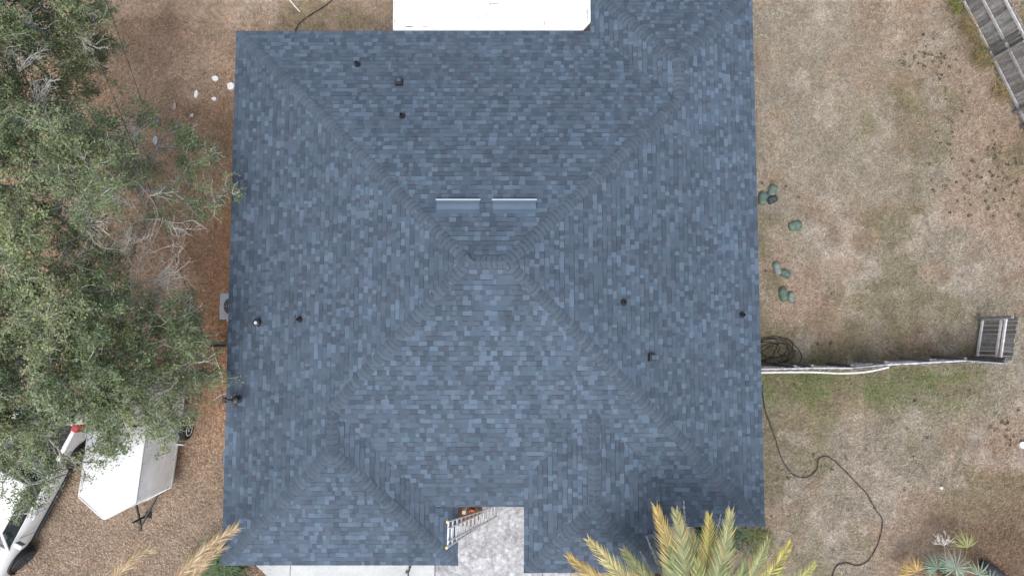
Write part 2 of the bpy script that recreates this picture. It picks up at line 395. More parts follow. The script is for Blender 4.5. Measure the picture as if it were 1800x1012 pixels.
# hip and ridge caps
V_, F_, C_ = [], [], []
for (A, B, a_, b_) in HIPC:
    A, B = Vector(A), Vector(B); fa, fb = P[a_], P[b_]
    zf = lambda x, y: min(fa(x, y), fb(x, y))
    dv = B - A; L = dv.length; dv.normalize(); pr = Vector((-dv.y, dv.x)); t = -.02 if zf(*A) < 3.2 else -.05; first = zf(*A) > 3.2
    corner = min(zf(*A), 9) < ZE + .02 or abs(zf(*A) - eZ) < .01
    def lim_(v):
        if not corner: return v
        x, y, z = v
        x = max(x, A.x - .012) if dv.x > .3 else (min(x, A.x + .012) if dv.x < -.3 else x)
        y = max(y, A.y - .012) if dv.y > .3 else (min(y, A.y + .012) if dv.y < -.3 else y)
        return (x, y, z)
    steep = .143 * (.98 if abs(zf(*A) - zf(*B)) > .05 else 1)
    hip_ = zf(*A) < 3.2 and abs(zf(*A) - zf(*B)) > .1
    while t < (L - .08 if hip_ else L + .03):
        hw = .165 + random.uniform(-.012, .012); c = SH * random.uniform(.80, 1.08) * np.array([1.03, 1.0, .97]); sk = random.uniform(-.012, .012)
        rows = []
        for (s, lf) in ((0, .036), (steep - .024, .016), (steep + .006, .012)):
            r_ = []
            for k in range(7):
                wq = (k - 3) / 3; cen = A + dv * (t + s - .03 * (1 - wq * wq) + sk * wq) + pr * (wq * hw)
                hp = A + dv * (t + s)
                rnd = .012 * (1 - min(1, abs(wq) * 2.2))
                r_.append(lim_((cen.x, cen.y, zf(cen.x, cen.y) + lf * (1 - .3 * abs(wq)) - rnd)))
            rows.append(r_)
        for k in range(6): addpoly([rows[0][k], rows[0][k + 1], rows[1][k + 1], rows[1][k]], c); addpoly([rows[1][k], rows[1][k + 1], rows[2][k + 1], rows[2][k]], c * .6)  # darker upper strip paints in the shade under the next cap
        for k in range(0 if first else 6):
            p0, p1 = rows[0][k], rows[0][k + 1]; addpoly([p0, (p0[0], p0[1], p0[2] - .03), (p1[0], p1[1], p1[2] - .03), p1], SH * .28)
        t += steep; first = False
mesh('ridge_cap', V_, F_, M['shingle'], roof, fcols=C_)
# fascia, soffit
fa = MB()
OUT = [(xW, yN), (nW, yN), (nW, nN), (xE, nN), (xE, yS), (eE_ - .4, yS), None, (eW_ + .4, NOT), (gE, NOT), (gE, gS), (xW, gS), (xW, yN)]
for i in range(len(OUT) - 1):
    A, B = OUT[i], OUT[i + 1]
    if A is None or B is None: continue
    z = ZE + (pS * (NOT - yS) if (A[1] == NOT and B[1] == NOT) else 0)
    cx = Vector((A[0], A[1], z - .11)); dx = Vector((B[0], B[1], z - .11)); n_ = (dx - cx).normalized(); inw = Vector((n_.y, -n_.x, 0)) * .03
    fa.bar(cx + inw, dx + inw, .025, .18)
for (A, B) in (((eW_, eV - .3), (eW_, eS_)), ((eW_, eS_), (eE_, eS_)), ((eE_, eS_), (eE_, eV - .3))):
    A = Vector((*A, eZ - .11)); B = Vector((*B, eZ - .11)); n_ = (B - A).normalized(); fa.bar(A - Vector((n_.y, -n_.x, 0)) * .03, B - Vector((n_.y, -n_.x, 0)) * .03, .025, .18)
fa.build('fascia', M['trim'], house)
sf = MB()
for (a, b, c, d) in ((xW + .05, -4.2, -1.7, yN - .05), (xW + .05, gS + .05, gE - .05, -4.2), (-1.7, NOT + .05, xE - .05, yN - .05), (nW + .05, yN - .05, xE - .05, nN - .05), (eE_ - .4, yS + .05, xE - .05, NOT + .05)):
    sf.box(((a + c) / 2, (b + d) / 2, 2.42), (c - a, d - b, .02))
sf.box((ex, (eS_ + eV) / 2, 2.92), (eh * 2 - .1, eV - eS_ - .1, .02))
sf.build('soffit', M['soffit'], house)
WP = [(-8.07, 8.84), (-8.07, -6.35), (-2.0, -6.35), (-2.0, -4.3), (.78, -4.3), (.78, -6.3), (3.9, -6.3), (3.9, -5.25), (7.0, -5.25), (7.0, 10.07), (2.81, 10.07), (2.81, 8.84)]
n = len(WP); vs = [(x, y, -.05) for x, y in WP] + [(x, y, 2.43) for x, y in WP]
mesh('wall', vs, [(i, (i + 1) % n, (i + 1) % n + n, i + n) for i in range(n)], M['wall'], house)
mb = MB(); mb.box((ex, -5.3, 2.68), (eh * 2 - .7, 2.0, .5)); mb.build('entry_wall', M['wall'], house)
# openings (seen from the side only)
def window(cx, cy, wd, ht, nrm, zc=1.4):
    f = MB(); al_ = (1, 0) if nrm[1] else (0, 1)
    d = (wd, .06) if nrm[1] else (.06, wd)
    for s in (-1, 1):
        f.box((cx + al_[0] * s * wd / 2 + nrm[0] * .03, cy + al_[1] * s * wd / 2 + nrm[1] * .03, zc), (.07 if al_[0] else .06, .07 if al_[1] else .06, ht + .07))
        f.box((cx + nrm[0] * .03, cy + nrm[1] * .03, zc + s * ht / 2), (d[0] - .07 if al_[0] else .062, d[1] - .07 if al_[1] else .062, .068))
    w_ = f.build('window', M['trim'], house)
    g = MB(); g.box((cx + nrm[0] * .012, cy + nrm[1] * .012, zc), ((wd - .06, .02) if nrm[1] else (.02, wd - .06)) + (ht - .06,)); g.build('pane', M['glass'], w_)
for a_ in ((-8.07, 5.5, 1.2, 1.2, (-1, 0)), (-8.07, 1.5, .9, .9, (-1, 0)), (-8.07, -4.6, .9, .9, (-1, 0)), (7.0, 6.5, 1.5, 1.2, (1, 0)), (7.0, 2.2, 1.2, 1.2, (1, 0)), (7.0, -3.6, 1.2, 1.2, (1, 0)),
           (-5, 8.84, 1.5, 1.2, (0, 1)), (5.5, -5.25, 1.4, 1.3, (0, -1)), (2.3, -6.3, 1.4, 1.4, (0, -1))): window(*a_)
g = MB(); g.box((-5.0, -6.37, 1.08), (4.9, .05, 2.15))
gd = g.build('garage_door', M['trim'], house); g = MB()
for k in range(1, 4): g.box((-5.0, -6.40, k * .54), (4.9, .012, .02))
g.build('panel_groove', M['black'], gd)
g = MB(); g.box((-.2, -4.32, 1.03), (.95, .05, 2.05)); dr = g.build('door', M['wall'], house, loc=(0, 0, 0)); g = MB(); g.lathe([(.03, 0), (.03, .05)], (.1, -4.38, 1.0), 10, 'Y'); g.build('handle', M['chrome'], dr)

def zroof(x, y):
    z = min(P[k](x, y) for k in 'WENS'); return z
def on_roof(px, py, h=0):
    z = 3.5
    for _ in range(25): q = at(px, py, z); z = zroof(q.x, q.y) + h
    return at(px, py, z)
def slopeM(x, y):
    k = min('WENS', key=lambda k: P[k](x, y)); d = dict(W=(-1, 0, pW), E=(1, 0, pE), N=(0, 1, pN), S=(0, -1, pS))[k]
    n_ = Vector((d[0] * d[2], d[1] * d[2], 1)).normalized(); return n_.to_track_quat('Z', 'Y')
# plumbing pipes
for (px, py, big) in ((627, 112, 0), (706, 203, 0), (525, 561, 0), (1097, 531, 0), (1306, 553, 0)):
    q = on_roof(px, py, .12); z0 = zroof(q.x, q.y); g = MB()
    g.lathe([(.045, -.08), (.045, .24), (.036, .24), (.036, .1)], (0, 0, 0), 14)
    qq = slopeM(q.x, q.y).to_matrix().to_4x4(); g.lathe([(.10, -.01), (.085, .03), (.055, .07)], (0, 0, 0), 14)
    g.build('vent_pipe', M['black'], roof, loc=(q.x, q.y, z0), smooth='auto')
for (px, py) in ((701, 145), (1145, 628)):
    q = on_roof(px, py, .1); z0 = zroof(q.x, q.y); qq = slopeM(q.x, q.y); g = MB()
    g.add([(-.11, -.1, 0), (.11, -.1, 0), (.11, .1, 0), (-.11, .1, 0), (-.10, -.07, .16), (.10, -.07, .16), (.10, .09, .13), (-.10, .09, .13)],
          [(0, 1, 5, 4), (1, 2, 6, 5), (2, 3, 7, 6), (3, 0, 4, 7), (4, 5, 6, 7)])
    g.box((0, 0, .012), (.34, .34, .006)) if False else None
    v = g.build('exhaust_vent', M['black'], roof, loc=(q.x, q.y, z0), bevel=.008); v.rotation_euler = qq.to_euler()
    g = MB(); g.box((0, .0, .168), (.12, .11, .012)); g.build('vent_cap', M['metal_vent'], v) if False else g.build('vent_cap', M['metal_vent'], roof, loc=(q.x, q.y, z0), rot=qq.to_euler())
q = on_roof(452, 567, .12); z0 = zroof(q.x, q.y); g = MB(); g.lathe([(.12, -.03), (.11, .02), (.075, .05), (.07, .17), (.105, .17), (.105, .22), (.06, .25)], (0, 0, 0), 20); g.build('exhaust_vent', M['black'], roof, loc=(q.x, q.y, z0), smooth='auto')
g = MB(); g.lathe([(.05, .25), (.045, .262), (.01, .268)], (0, 0, 0), 16); g.build('vent_cap', M['ac'], roof, loc=(q.x, q.y, z0), smooth='auto')
q = on_roof(519, 561); g = MB(); g.box((0, 0, .012), (.02, .26, .03)); g.build('flashing', M['black'], roof, loc=(q.x, q.y, zroof(q.x, q.y)))
# two low-profile off-ridge vents on the north face
for (x0, x1) in ((767, 843), (866, 942)):
    A = on_roof(x0, 375, .02); B = on_roof(x1, 351, .1); cx = (A.x + B.x) / 2; hw = (B.x - A.x) / 2; y0, y1 = A.y, B.y
    zf = P['N']; g = MB()
    prof = [(y0, .014), (y0 + .12, .03), (y0 + .25, .075), (y1 - .02, .10)]
    vs = []
    for (yy, h_) in prof:
        for s in (-1, 1): vs += [(cx + s * hw, yy, zf(cx, yy) + h_), (cx + s * hw, yy, zf(cx, yy) + .0)]
    fs = []
    for i in range(3):
        b = i * 4; fs += [(b, b + 2, b + 6, b + 4), (b, b + 4, b + 5, b + 1), (b + 2, b + 3, b + 7, b + 6)]
    fs.append((12, 14, 15, 13)); g.add(vs, fs)
    v = g.build('ridge_vent', M['metal_vent'], roof)
    g = MB(); g.box((cx, y1 + .0, zf(cx, y1) + .095), (2 * hw + .05, .04, .035)); g.build('vent_lip', M['lip'], roof)
# service mast with weatherhead on the west eave
q = on_roof(412, 703, .35); z0 = zroof(q.x, q.y); g = MB()
g.tube([(0, 0, -.1), (0, 0, .42), (-.03, 0, .5), (-.12, 0, .5)], .04, 10); g.lathe([(.12, 0), (.11, .03), (.06, .07)], (0, 0, 0), 16)
g.box((0, 0, .33), (.10, .40, .05)); g.box((-.16, 0, .33), (.34, .07, .06)); g.box((-.31, 0, .30), (.09, .16, .13))
g.lathe([(.10, .38), (.115, .42), (.10, .46), (.06, .48)], (.05, 0, 0), 16)
g.build('service_mast', M['black'], house, loc=(q.x, q.y, z0), bevel=.01)
MAST = Vector((q.x - .3, q.y, z0 + .33))
g = MB(); g.box((-8.22, -3.85, 1.75), (.28, .42, .7)); g.build('meter_box', M['metal_vent'], house, bevel=.02); g = MB(); g.box((-8.40, at(395, 805, 2.5).y, 2.52), (.26, .46, .12)); g.build('gutter_box', M['metal_vent'], house, bevel=.02)

# white flat patio roof on the north side
p0 = at(691, 53, 2.66); p1 = at(1038, 53, 2.66); yb = p0.y; yt = 13.4; g = MB(); g.col = (.66, .67, .68)
xr = p1.x; z = 2.68
pl = [(p0.x, yb), (xr - .22, yb), (xr, yb + .24), (xr, yt), (p0.x, yt)]
nP = len(pl); g.add([(x, y, z) for x, y in pl] + [(x, y, z - .09) for x, y in pl], [tuple(range(nP)), tuple(reversed(range(nP, 2 * nP)))] + [(i, i + nP, (i + 1) % nP + nP, (i + 1) % nP) for i in range(nP)])
prf = empty('patio_roof', label='bright white flat patio roof at the top edge of the house', cat='patio roof')
po = g.build('roof_panel', M['whiteroof'], prf)
g = MB()
for k in range(1, 5):
    g.col = (.48, .49, .50); g.box((p0.x + (xr - p0.x) * k / 5, (yb + .1 + yt) / 2, z + .004), (.018, yt - yb - .3, .012))
g.build('panel_seam', M['whiteroof'], prf)
vs, fs, cs_ = [], [], []
for k in range(34):   # rust and dirt streaks
    if k < 18: cx = random.uniform(p0.x + .3, xr - .4); cy = yb + random.uniform(.05, .12) if k < 12 else random.uniform(yb + .1, yb + .9); a_, b_ = random.uniform(.05, .35), random.uniform(.006, .02)
    else: cx = random.choice((p0.x + .05, xr - .1, random.uniform(p0.x, xr))); cy = random.uniform(yb + .2, yb + 1); a_, b_ = random.uniform(.008, .02), random.uniform(.05, .2)
    m_ = 9; b0 = len(vs)
    for j in range(m_):
        t = 2 * math.pi * j / m_; rr = random.uniform(.5, 1.2); vs.append((cx + a_ * rr * math.cos(t), cy + b_ * rr * math.sin(t), z + .003))
    fs.append(tuple(range(b0, b0 + m_))); cs_.append(random.choice(((.36, .34, .31, 1), (.45, .45, .46, 1), (.27, .23, .2, 1))))
mesh('dirt_streak', vs, fs, M['whiteroof'], prf, fcols=cs_)
for (x, y) in ((p0.x + .1, yt - .2), (xr - .1, yt - .2), ((p0.x + xr) / 2, yt - .2)):
    g = MB(); g.box((x, y, 1.27), (.09, .09, 2.6)); g.build('post', M['trim'], prf)

# pot, post and porch column seen past the ladder
pq = at(829, 901, .35); g = MB(); g.lathe([(.06, .07), (.08, .26), (.09, .26), (.09, .29), (.075, .29), (.07, .2)], (pq.x, pq.y, 0), 18)
tag(g.build('flower_pot', M['terracotta'], smooth='auto'), 'terracotta pot in the bed behind the ladder', 'pot')
pq = at(816, 898, .9); g = MB(); g.box((0, 0, .5), (.09, .09, 1.0)); g.box((0, 0, 1.02), (.12, .12, .04))
tag(g.build('wooden_post', M['trim'], loc=(pq.x, pq.y, 0), bevel=.01), 'short pale post in the recess left of the pot', 'post')

# ================================================================ LADDER
def ladder():
    root = empty('ladder', (0, 0, 0), label='silver aluminium ladder leaning on the roof edge above the grey walk', cat='ladder')
    b0 = at(872, 898, .06); t0 = at(786, 939, 3.35); d = t0 - b0
    side = Vector((0, 1, 0)); side = (side - d.normalized() * side.dot(d.normalized())).normalized()
    nrm = side.cross(d.normalized())
    pt = lambda t, s, o=0: b0 + d * t + side * s + nrm * o
    hw = lambda t: .17 + .18 * t ** 1.2      # flared outer section
    for s in (-1, 1):
        g = MB()
        for i in range(8): g.bar(pt(i / 8, s * hw(i / 8)), pt((i + 1) / 8 + .003, s * hw((i + 1) / 8)), .03, .07, nrm)
        r_ = g.build('rail', M['alu'], root)
        g = MB(); g.lathe([(.02, -.03), (.04, -.02), (.043, .02), (.02, .04)], pt(1.0, s * hw(1)), 12); g.build('rail_cap', M['orange'], r_)
        g = MB(); g.bar(pt(.32, s * .165, .05), pt(1.0, s * .175, .05), .028, .055, nrm); r2 = g.build('rail', M['alu'], root)
        g = MB(); g.lathe([(.02, -.02), (.033, 0), (.02, .03)], pt(1.0, s * .175, .05), 10); g.build('rail_cap', M['lip'], r2)
    N_ = 13
    for i in range(N_):
        t = .03 + .95 * i / (N_ - 1); g = MB(); g.bar(pt(t, -hw(t)), pt(t, hw(t)), .05, .034, nrm); g.build('rung', M['alu'], root)
        if t > .34:
            g = MB(); g.bar(pt(t - .03, -.165, .05), pt(t - .03, .165, .05), .045, .03, nrm); g.build('rung', M['alu'], root)
ladder()

# small black clamp tool on the drive
q = at(719, 1001, .06); g = MB(); g.tube([(0, .1, .03), (.02, 0, .04), (-.03, -.1, .03), (-.02, -.2, .03)], .02, 8); g.box((-.06, -.06, .04), (.1, .07, .06)); g.lathe([(.04, .0), (.045, .05), (.02, .07)], (.03, .1, 0.01), 10)
tag(g.build('hand_tool', M['black'], loc=q, bevel=.006), 'small black tool lying on the pale driveway', 'tool')

# ================================================================ AIR CONDITIONER
q = at(409, 538, .8); ac = empty('air_conditioner', (q.x, q.y, 0), label='grey air conditioning unit tucked under the left eave', cat='air conditioner')
g = MB(); g.box((0, 0, .40), (.76, .78, .72)); g.box((0, 0, .79), (.84, .86, .06)); g.build('casing', M['ac'], ac, bevel=.03)
g = MB(); g.lathe([(.30, .825), (.30, .832), (.27, .835), (.05, .835)], (.02, 0, 0), 28); g.build('fan_opening', M['black'], ac)
g = MB()
for k in range(1, 6): g.tube([(.02 + .052 * k * math.cos(t * .349), .052 * k * math.sin(t * .349), .85) for t in range(19)], .005, 5)
for k in range(6): g.bar((.02, 0, .855), (.02 + .29 * math.cos(k * 1.047), .29 * math.sin(k * 1.047), .855), .01, .006)
g.build('grille', M['ac'], ac)
g = MB(); g.box((0, 0, .02), (.95, .95, .08)); g.build('pad', M['concrete'], ac)

# ================================================================ CABLES
def smooth_path(pts, n=10):
    out = []; P4 = [pts[0]] + list(pts) + [pts[-1]]
    for i in range(1, len(P4) - 2):
        a, b, c, d = P4[i - 1:i + 3]
        for k in range(n):
            t = k / n; out.append(.5 * ((2 * b) + (c - a) * t + (2 * a - 5 * b + 4 * c - d) * t * t + (3 * b - a - 3 * c + d) * t ** 3))
    out.append(pts[-1]); return out
def cable(name, px, r, label, z=.03, mat='cord', cat='cable', n=10):
    pts = smooth_path([at(*p[:2], p[2] if len(p) > 2 else z) for p in px], n)
    g = MB(); g.tube(pts, r, 7); return tag(g.build(name, M[mat], smooth=True), label, cat)
cable('garden_hose', [(1325, 640), (1337, 672), (1345, 720), (1360, 762), (1372, 800), (1388, 828), (1405, 838), (1424, 836), (1436, 823), (1438, 808), (1448, 802), (1462, 806), (1484, 826), (1505, 848), (1524, 868), (1538, 893), (1549, 908), (1551, 922), (1545, 950), (1533, 975), (1520, 989), (1505, 993), (1487, 989), (1472, 993), (1464, 1008), (1460, 1030)], .021, 'long black hose winding down the dry lawn on the right', cat='hose')
cable('garden_hose', [(470, 90), (512, 72), (521, 50), (532, 36), (555, 21), (575, 8), (590, -8), (600, -30)], .022, 'short black hose running off the top edge beside the roof', cat='hose')
cp = []
for k in range(64):
    t = k * .62; rr = 22 + 13 * math.sin(k * .7) + (k % 5) * 2.0
    cp.append((1352 + (rr * 1.2) * math.cos(t) + 6 * math.sin(k * .23), 619 + (rr * .62) * math.sin(t) + 3 * math.cos(k * .31), .03 + .02 * (k % 4)))
cable('garden_hose', cp, .012, 'tangled coil of dark hose by the fence at the right eave', cat='hose', n=6)
cable('garden_hose', [(1330, 602), (1345, 594), (1365, 591), (1385, 598), (1402, 612), (1409, 628), (1404, 640)], .013, 'loose grey loop of hose arching beyond the tangled coil', z=.05, cat='hose')
# overhead service lines to the mast
def line(a, b, sag, r, label, n=24):
    a, b = Vector(a), Vector(b); g = MB(); g.tube([a.lerp(b, t / n) - Vector((0, 0, sag * 4 * (t / n) * (1 - t / n))) for t in range(n + 1)], r, 5)
    return tag(g.build('power_cable', M['cord'], smooth=True), label, 'cable')
A = at(120, -20, 6.2); line(A, MAST, .35, .009, 'thin overhead wire running from the trees to the roof mast')
line(at(150, -90, 5.5), at(250, 182, 4.4), .1, .009, 'short dark wire over the leaf litter near the top')
# bent conduit legs and cut branches by the mast
for (pts, lab) in (([(404, 682, 2.3), (405, 691, 2.5), (410, 702, 2.9)], 'thin pale wire hanging below the roof mast'), ([(403, 690, 2.3), (388, 694, 2.0), (376, 703, 1.6)], 'pale wire reaching left from the roof mast')):
    cable('wire', pts, .014, lab, mat='alu', cat='wire')
cable('white_stick', [(505, -6), (512, 4), (527, 21)], .02, 'white stick lying on the grass at the top edge', mat='trim', cat='stick', n=3)
cable('white_stick', [(372, 605), (380, 632), (391, 660)], .014, 'thin pale stick on the brown leaves by the left eave', z=.05, mat='trim', cat='stick', n=3)

# ================================================================ FENCES
def wcol(k=1.0):
    b = random.uniform(.6, 1.3) * k; return (.225 * b, .22 * b, .222 * b)
def fence(name, base_pts, h, label, rails=(.25, .9, 1.55), inside=1, post_every=2.4, pk=.14, lean=0, skip=(), railc=1.7):
    root = empty(name, base_pts[0], label=label, cat='fence'); o = Vector(base_pts[0])
    pts = [Vector(p) - o for p in base_pts]; seg = [(pts[i], pts[i + 1]) for i in range(len(pts) - 1)]
    g = MB(); run = 0; posts = []
    for (a, b) in seg:
        L = (b - a).length; d = (b - a) / L; nrm = Vector((-d.y, d.x, 0)) * inside; rz = math.atan2(d.y, d.x); k = 0
        while k * pk < L:
            c = a + d * (k + .5) * pk; g.col = wcol(); hh = h * random.uniform(.97, 1.01); ln = random.uniform(-.012, .012) + lean
            T_ = Matrix.Rotation(rz, 4, 'Z') @ Matrix.Rotation(ln, 4, 'X')
            g.box(c + Vector((0, 0, hh / 2)) - nrm * .02, (pk - random.uniform(.01, .03), .018, hh), M=T_); k += 1
        t = .02
        while t < L - .3: posts.append((a + d * t, nrm, rz)); t += post_every
    posts.append((pts[-1], nrm, rz))
    g.build('panel', M['wood'], root)
    for z in rails:
        g = MB()
        for (a, b) in seg:
            d = (b - a).normalized(); nrm = Vector((-d.y, d.x, 0)) * inside
            g.col = wcol(railc); g.bar(a + nrm * .03 + Vector((0, 0, z)), b + nrm * .03 + Vector((0, 0, z)), .045, .085)
        g.build('rail', M['wood'], root)
    for (p, nrm, rz) in posts:
        g = MB(); g.col = wcol(.9); g.box(p + nrm * .1 + Vector((0, 0, (h - .1) / 2)), (.09, .09, h - .1), rz); g.build('post', M['wood'], root)
    return root
b1 = at(1672, -40); b2 = at(1687, 5); b3 = at(1740, 107); b4 = at(1798, 222); b5 = at(1850, 330)
fence('wooden_fence', [b1, b2, b3, b4, b5], 1.8, 'weathered grey wooden fence cutting the top right corner', inside=-1, rails=(.22, .95, 1.7), post_every=1.95)
tp = [(1322, 650), (1400, 649), (1430, 648), (1500, 648), (1560, 642), (1640, 638), (1700, 635), (1772, 640)]
bp = []
for (x, y) in tp:
    q = at(x, y + 1, 1.75); bp.append(Vector((q.x, q.y, 0)))
fr = fence('wooden_fence', bp, 1.75, 'thin weathered wooden fence running right from the roof edge', inside=1, rails=(.25, .9, 1.66), post_every=2.2, railc=1.9)
# warped top rail bowing away from the fence
g = MB(); g.col = wcol(2.0)
pts = smooth_path([at(x, y, 1.72) for x, y in ((1330, 655), (1380, 654), (1430, 654), (1480, 656), (1525, 653), (1562, 645))], 6)
for i in range(len(pts) - 1): g.bar(pts[i], pts[i + 1], .05, .07)
w2 = g.build('loose_rail', M['wood'], None); mw = w2.data
for v in mw.vertices: v.co -= fr.location
w2.parent = fr
gb0 = at(1722, 560); gb1 = at(1712, 630)
gt = fence('fence_gate', [gb1, gb0], 1.75, 'grey wooden fence gate standing open at the end of the side fence', inside=1, rails=(.2, 1.08, 1.28), post_every=9, railc=2.6)
gt['category'] = 'gate'
g = MB(); g.col = wcol(2.3); dd = (gb0 - gb1); 
for s in (.02, .98):
    g.bar(dd * s + Vector((-.06, 0, .2)), dd * s + Vector((-.06, 0, 1.25)), .06, .05); g.build('brace', M['wood'], gt); g = MB(); g.col = wcol(2.3)
# short dark fence left of the house
q0 = at(404, 603, 1.2); q1 = at(366, 602, 1.2)
fence('wooden_fence', [Vector((q1.x, q1.y, 0)), Vector((q0.x + .4, q0.y, 0))], 1.3, 'short dark fence stub between the oak and the left eave', rails=(.2, 1.1), inside=-1, railc=.5)

# ================================================================ GREEN BUNDLES
def bundle(px, py, ln, wd, ang, col, label, h=.16):
    bm = bmesh.new(); bmesh.ops.create_cube(bm, size=1); bmesh.ops.subdivide_edges(bm, edges=bm.edges[:], cuts=5, use_grid_fill=True)
    s = random.random() * 100
    for v in bm.verts:
        x, y, z = v.co * 2
        r = max(abs(x), abs(y)); k = 1 - .16 * (x * x * y * y) - .05 * random.random()
        v.co = Vector((x * ln / 2 * k * (1 - .06 * z), y * wd / 2 * k * (1 - .10 * z), (z + 1) * h / 2 * (1 - .25 * max(abs(x), abs(y)) ** 4 * (z > 0)) + .012 * math.sin(9 * x + s) * math.cos(7 * y + s)))
    for e in bm.faces: e.smooth = True
    # gathered end
    me = bpy.data.meshes.new('bundle'); bm.to_mesh(me); bm.free()
    a = me.color_attributes.new('Col', 'FLOAT_COLOR', 'POINT'); a.data.foreach_set('color', [c for v in me.vertices for c in (*[q * random.uniform(.85, 1.1) for q in col], 1)])
    o = link('wrapped_bundle', me, M['bag'], None, at(px, py, .0) + Vector((0, 0, .0)), (0, 0, R(ang)))
    m = o.modifiers.new('s', 'SUBSURF'); m.levels = m.render_levels = 1
    g = MB(); g.col = tuple(c * .6 for c in col); g.bar((ln / 2 - .1, -wd * .42, h * .93), (ln / 2 - .1, wd * .42, h * .93), 0.015, .02); g.build('strap', M['bag'], o); g = MB(); g.col = tuple(c * .6 for c in col); g.bar((-ln * .1, -wd * .4, h * .99), (-ln * .02, wd * .4, h * .99), .012, .016)
    g.build('strap', M['bag'], o)
    tag(o, label, 'bundle', 'green wrapped bundles on the lawn')
GR = (.088, .135, .115); GD = (.035, .048, .055); GL = (.16, .205, .20)
bundle(1340, 349, .46, .31, 82, GR, 'green wrapped bundle nearest the roof edge, left of the top trio')
bundle(1357, 335, .42, .29, 72, (.10, .15, .128), 'green wrapped bundle at the top of the upper trio')
bundle(1357, 351, .36, .26, 25, GD, 'dark blackish bundle, lowest of the upper trio')
bundle(1397, 397, .47, .32, 14, (.09, .15, .118), 'single green wrapped bundle lying alone on the lawn')
bundle(1365, 472, .46, .25, 100, GL, 'pale green bundle standing upright beside a lying one')
bundle(1379, 481, .38, .23, -25, GR, 'green bundle lying lower right in the V-shaped pair')
bundle(1376, 517, .5, .29, 97, (.078, .125, .10), 'larger crumpled green bundle, left of the lowest pair')
bundle(1389, 522, .37, .22, 85, GL, 'small pale bundle, right of the lowest pair')

# white scraps and grey pavers on the left
def flat_stone(px, py, sx, sy, col, label, z=.05, name='scrap', cat='scrap'):
    n = 9; a0 = random.random() * 6; top = []
    for k in range(n):
        t = a0 + 2 * math.pi * k / n; rr = random.uniform(.7, 1.1); top.append((sx / 2 * rr * math.cos(t), sy / 2 * rr * math.sin(t)))
    g = MB(); g.col = col
    g.add([(x, y, z + random.uniform(0, .02)) for x, y in top] + [(x * 1.04, y * 1.04, -.03) for x, y in top], [tuple(range(n))] + [(k, k + n, (k + 1) % n + n, (k + 1) % n) for k in range(n)])
    o = g.build(name, M['stone'], loc=at(px, py)); return tag(o, label, cat)
WH = (.86, .87, .88)
flat_stone(379, 139, .26, .2, WH, 'white scrap on the leaves, highest of the white pieces')
flat_stone(346, 166, .15, .3, WH, 'white scrap on the leaves, farthest left of the white pieces')
flat_stone(377, 175, .17, .13, WH, 'smallest white scrap on the leaves')
flat_stone(406, 152, .26, .3, WH, 'white scrap half hidden under the left roof edge')
flat_stone(241, 241, .22, .34, (.30, .32, .33), 'grey flat paver stone, leftmost of three by the oak', name='paver_stone', cat='paver')
flat_stone(274, 247, .2, .34, (.36, .38, .40), 'grey flat paver stone between two others by the oak', name='paver_stone', cat='paver')
flat_stone(277, 214, .2, .2, (.22, .23, .26), 'small bluish paver stone above the other two', name='paver_stone', cat='paver')
flat_stone(308, 188, .14, .3, (.40, .33, .29), 'small pinkish stone on the leaves', name='paver_stone', cat='stone')
flat_stone(338, 204, .15, .15, (.5, .5, .5), 'pale pebble beside a dark spot on the leaves', name='pebble', cat='stone')
flat_stone(1654, 857, .0 + .14, .12, (.55, .53, .5), 'tiny white stone on the lawn below the green strip', name='pebble', cat='stone', z=.03)
flat_stone(1796, 782, .25, .25, (.6, .6, .6), 'white chunk at the right edge of the lawn', name='pebble', cat='stone', z=.06)

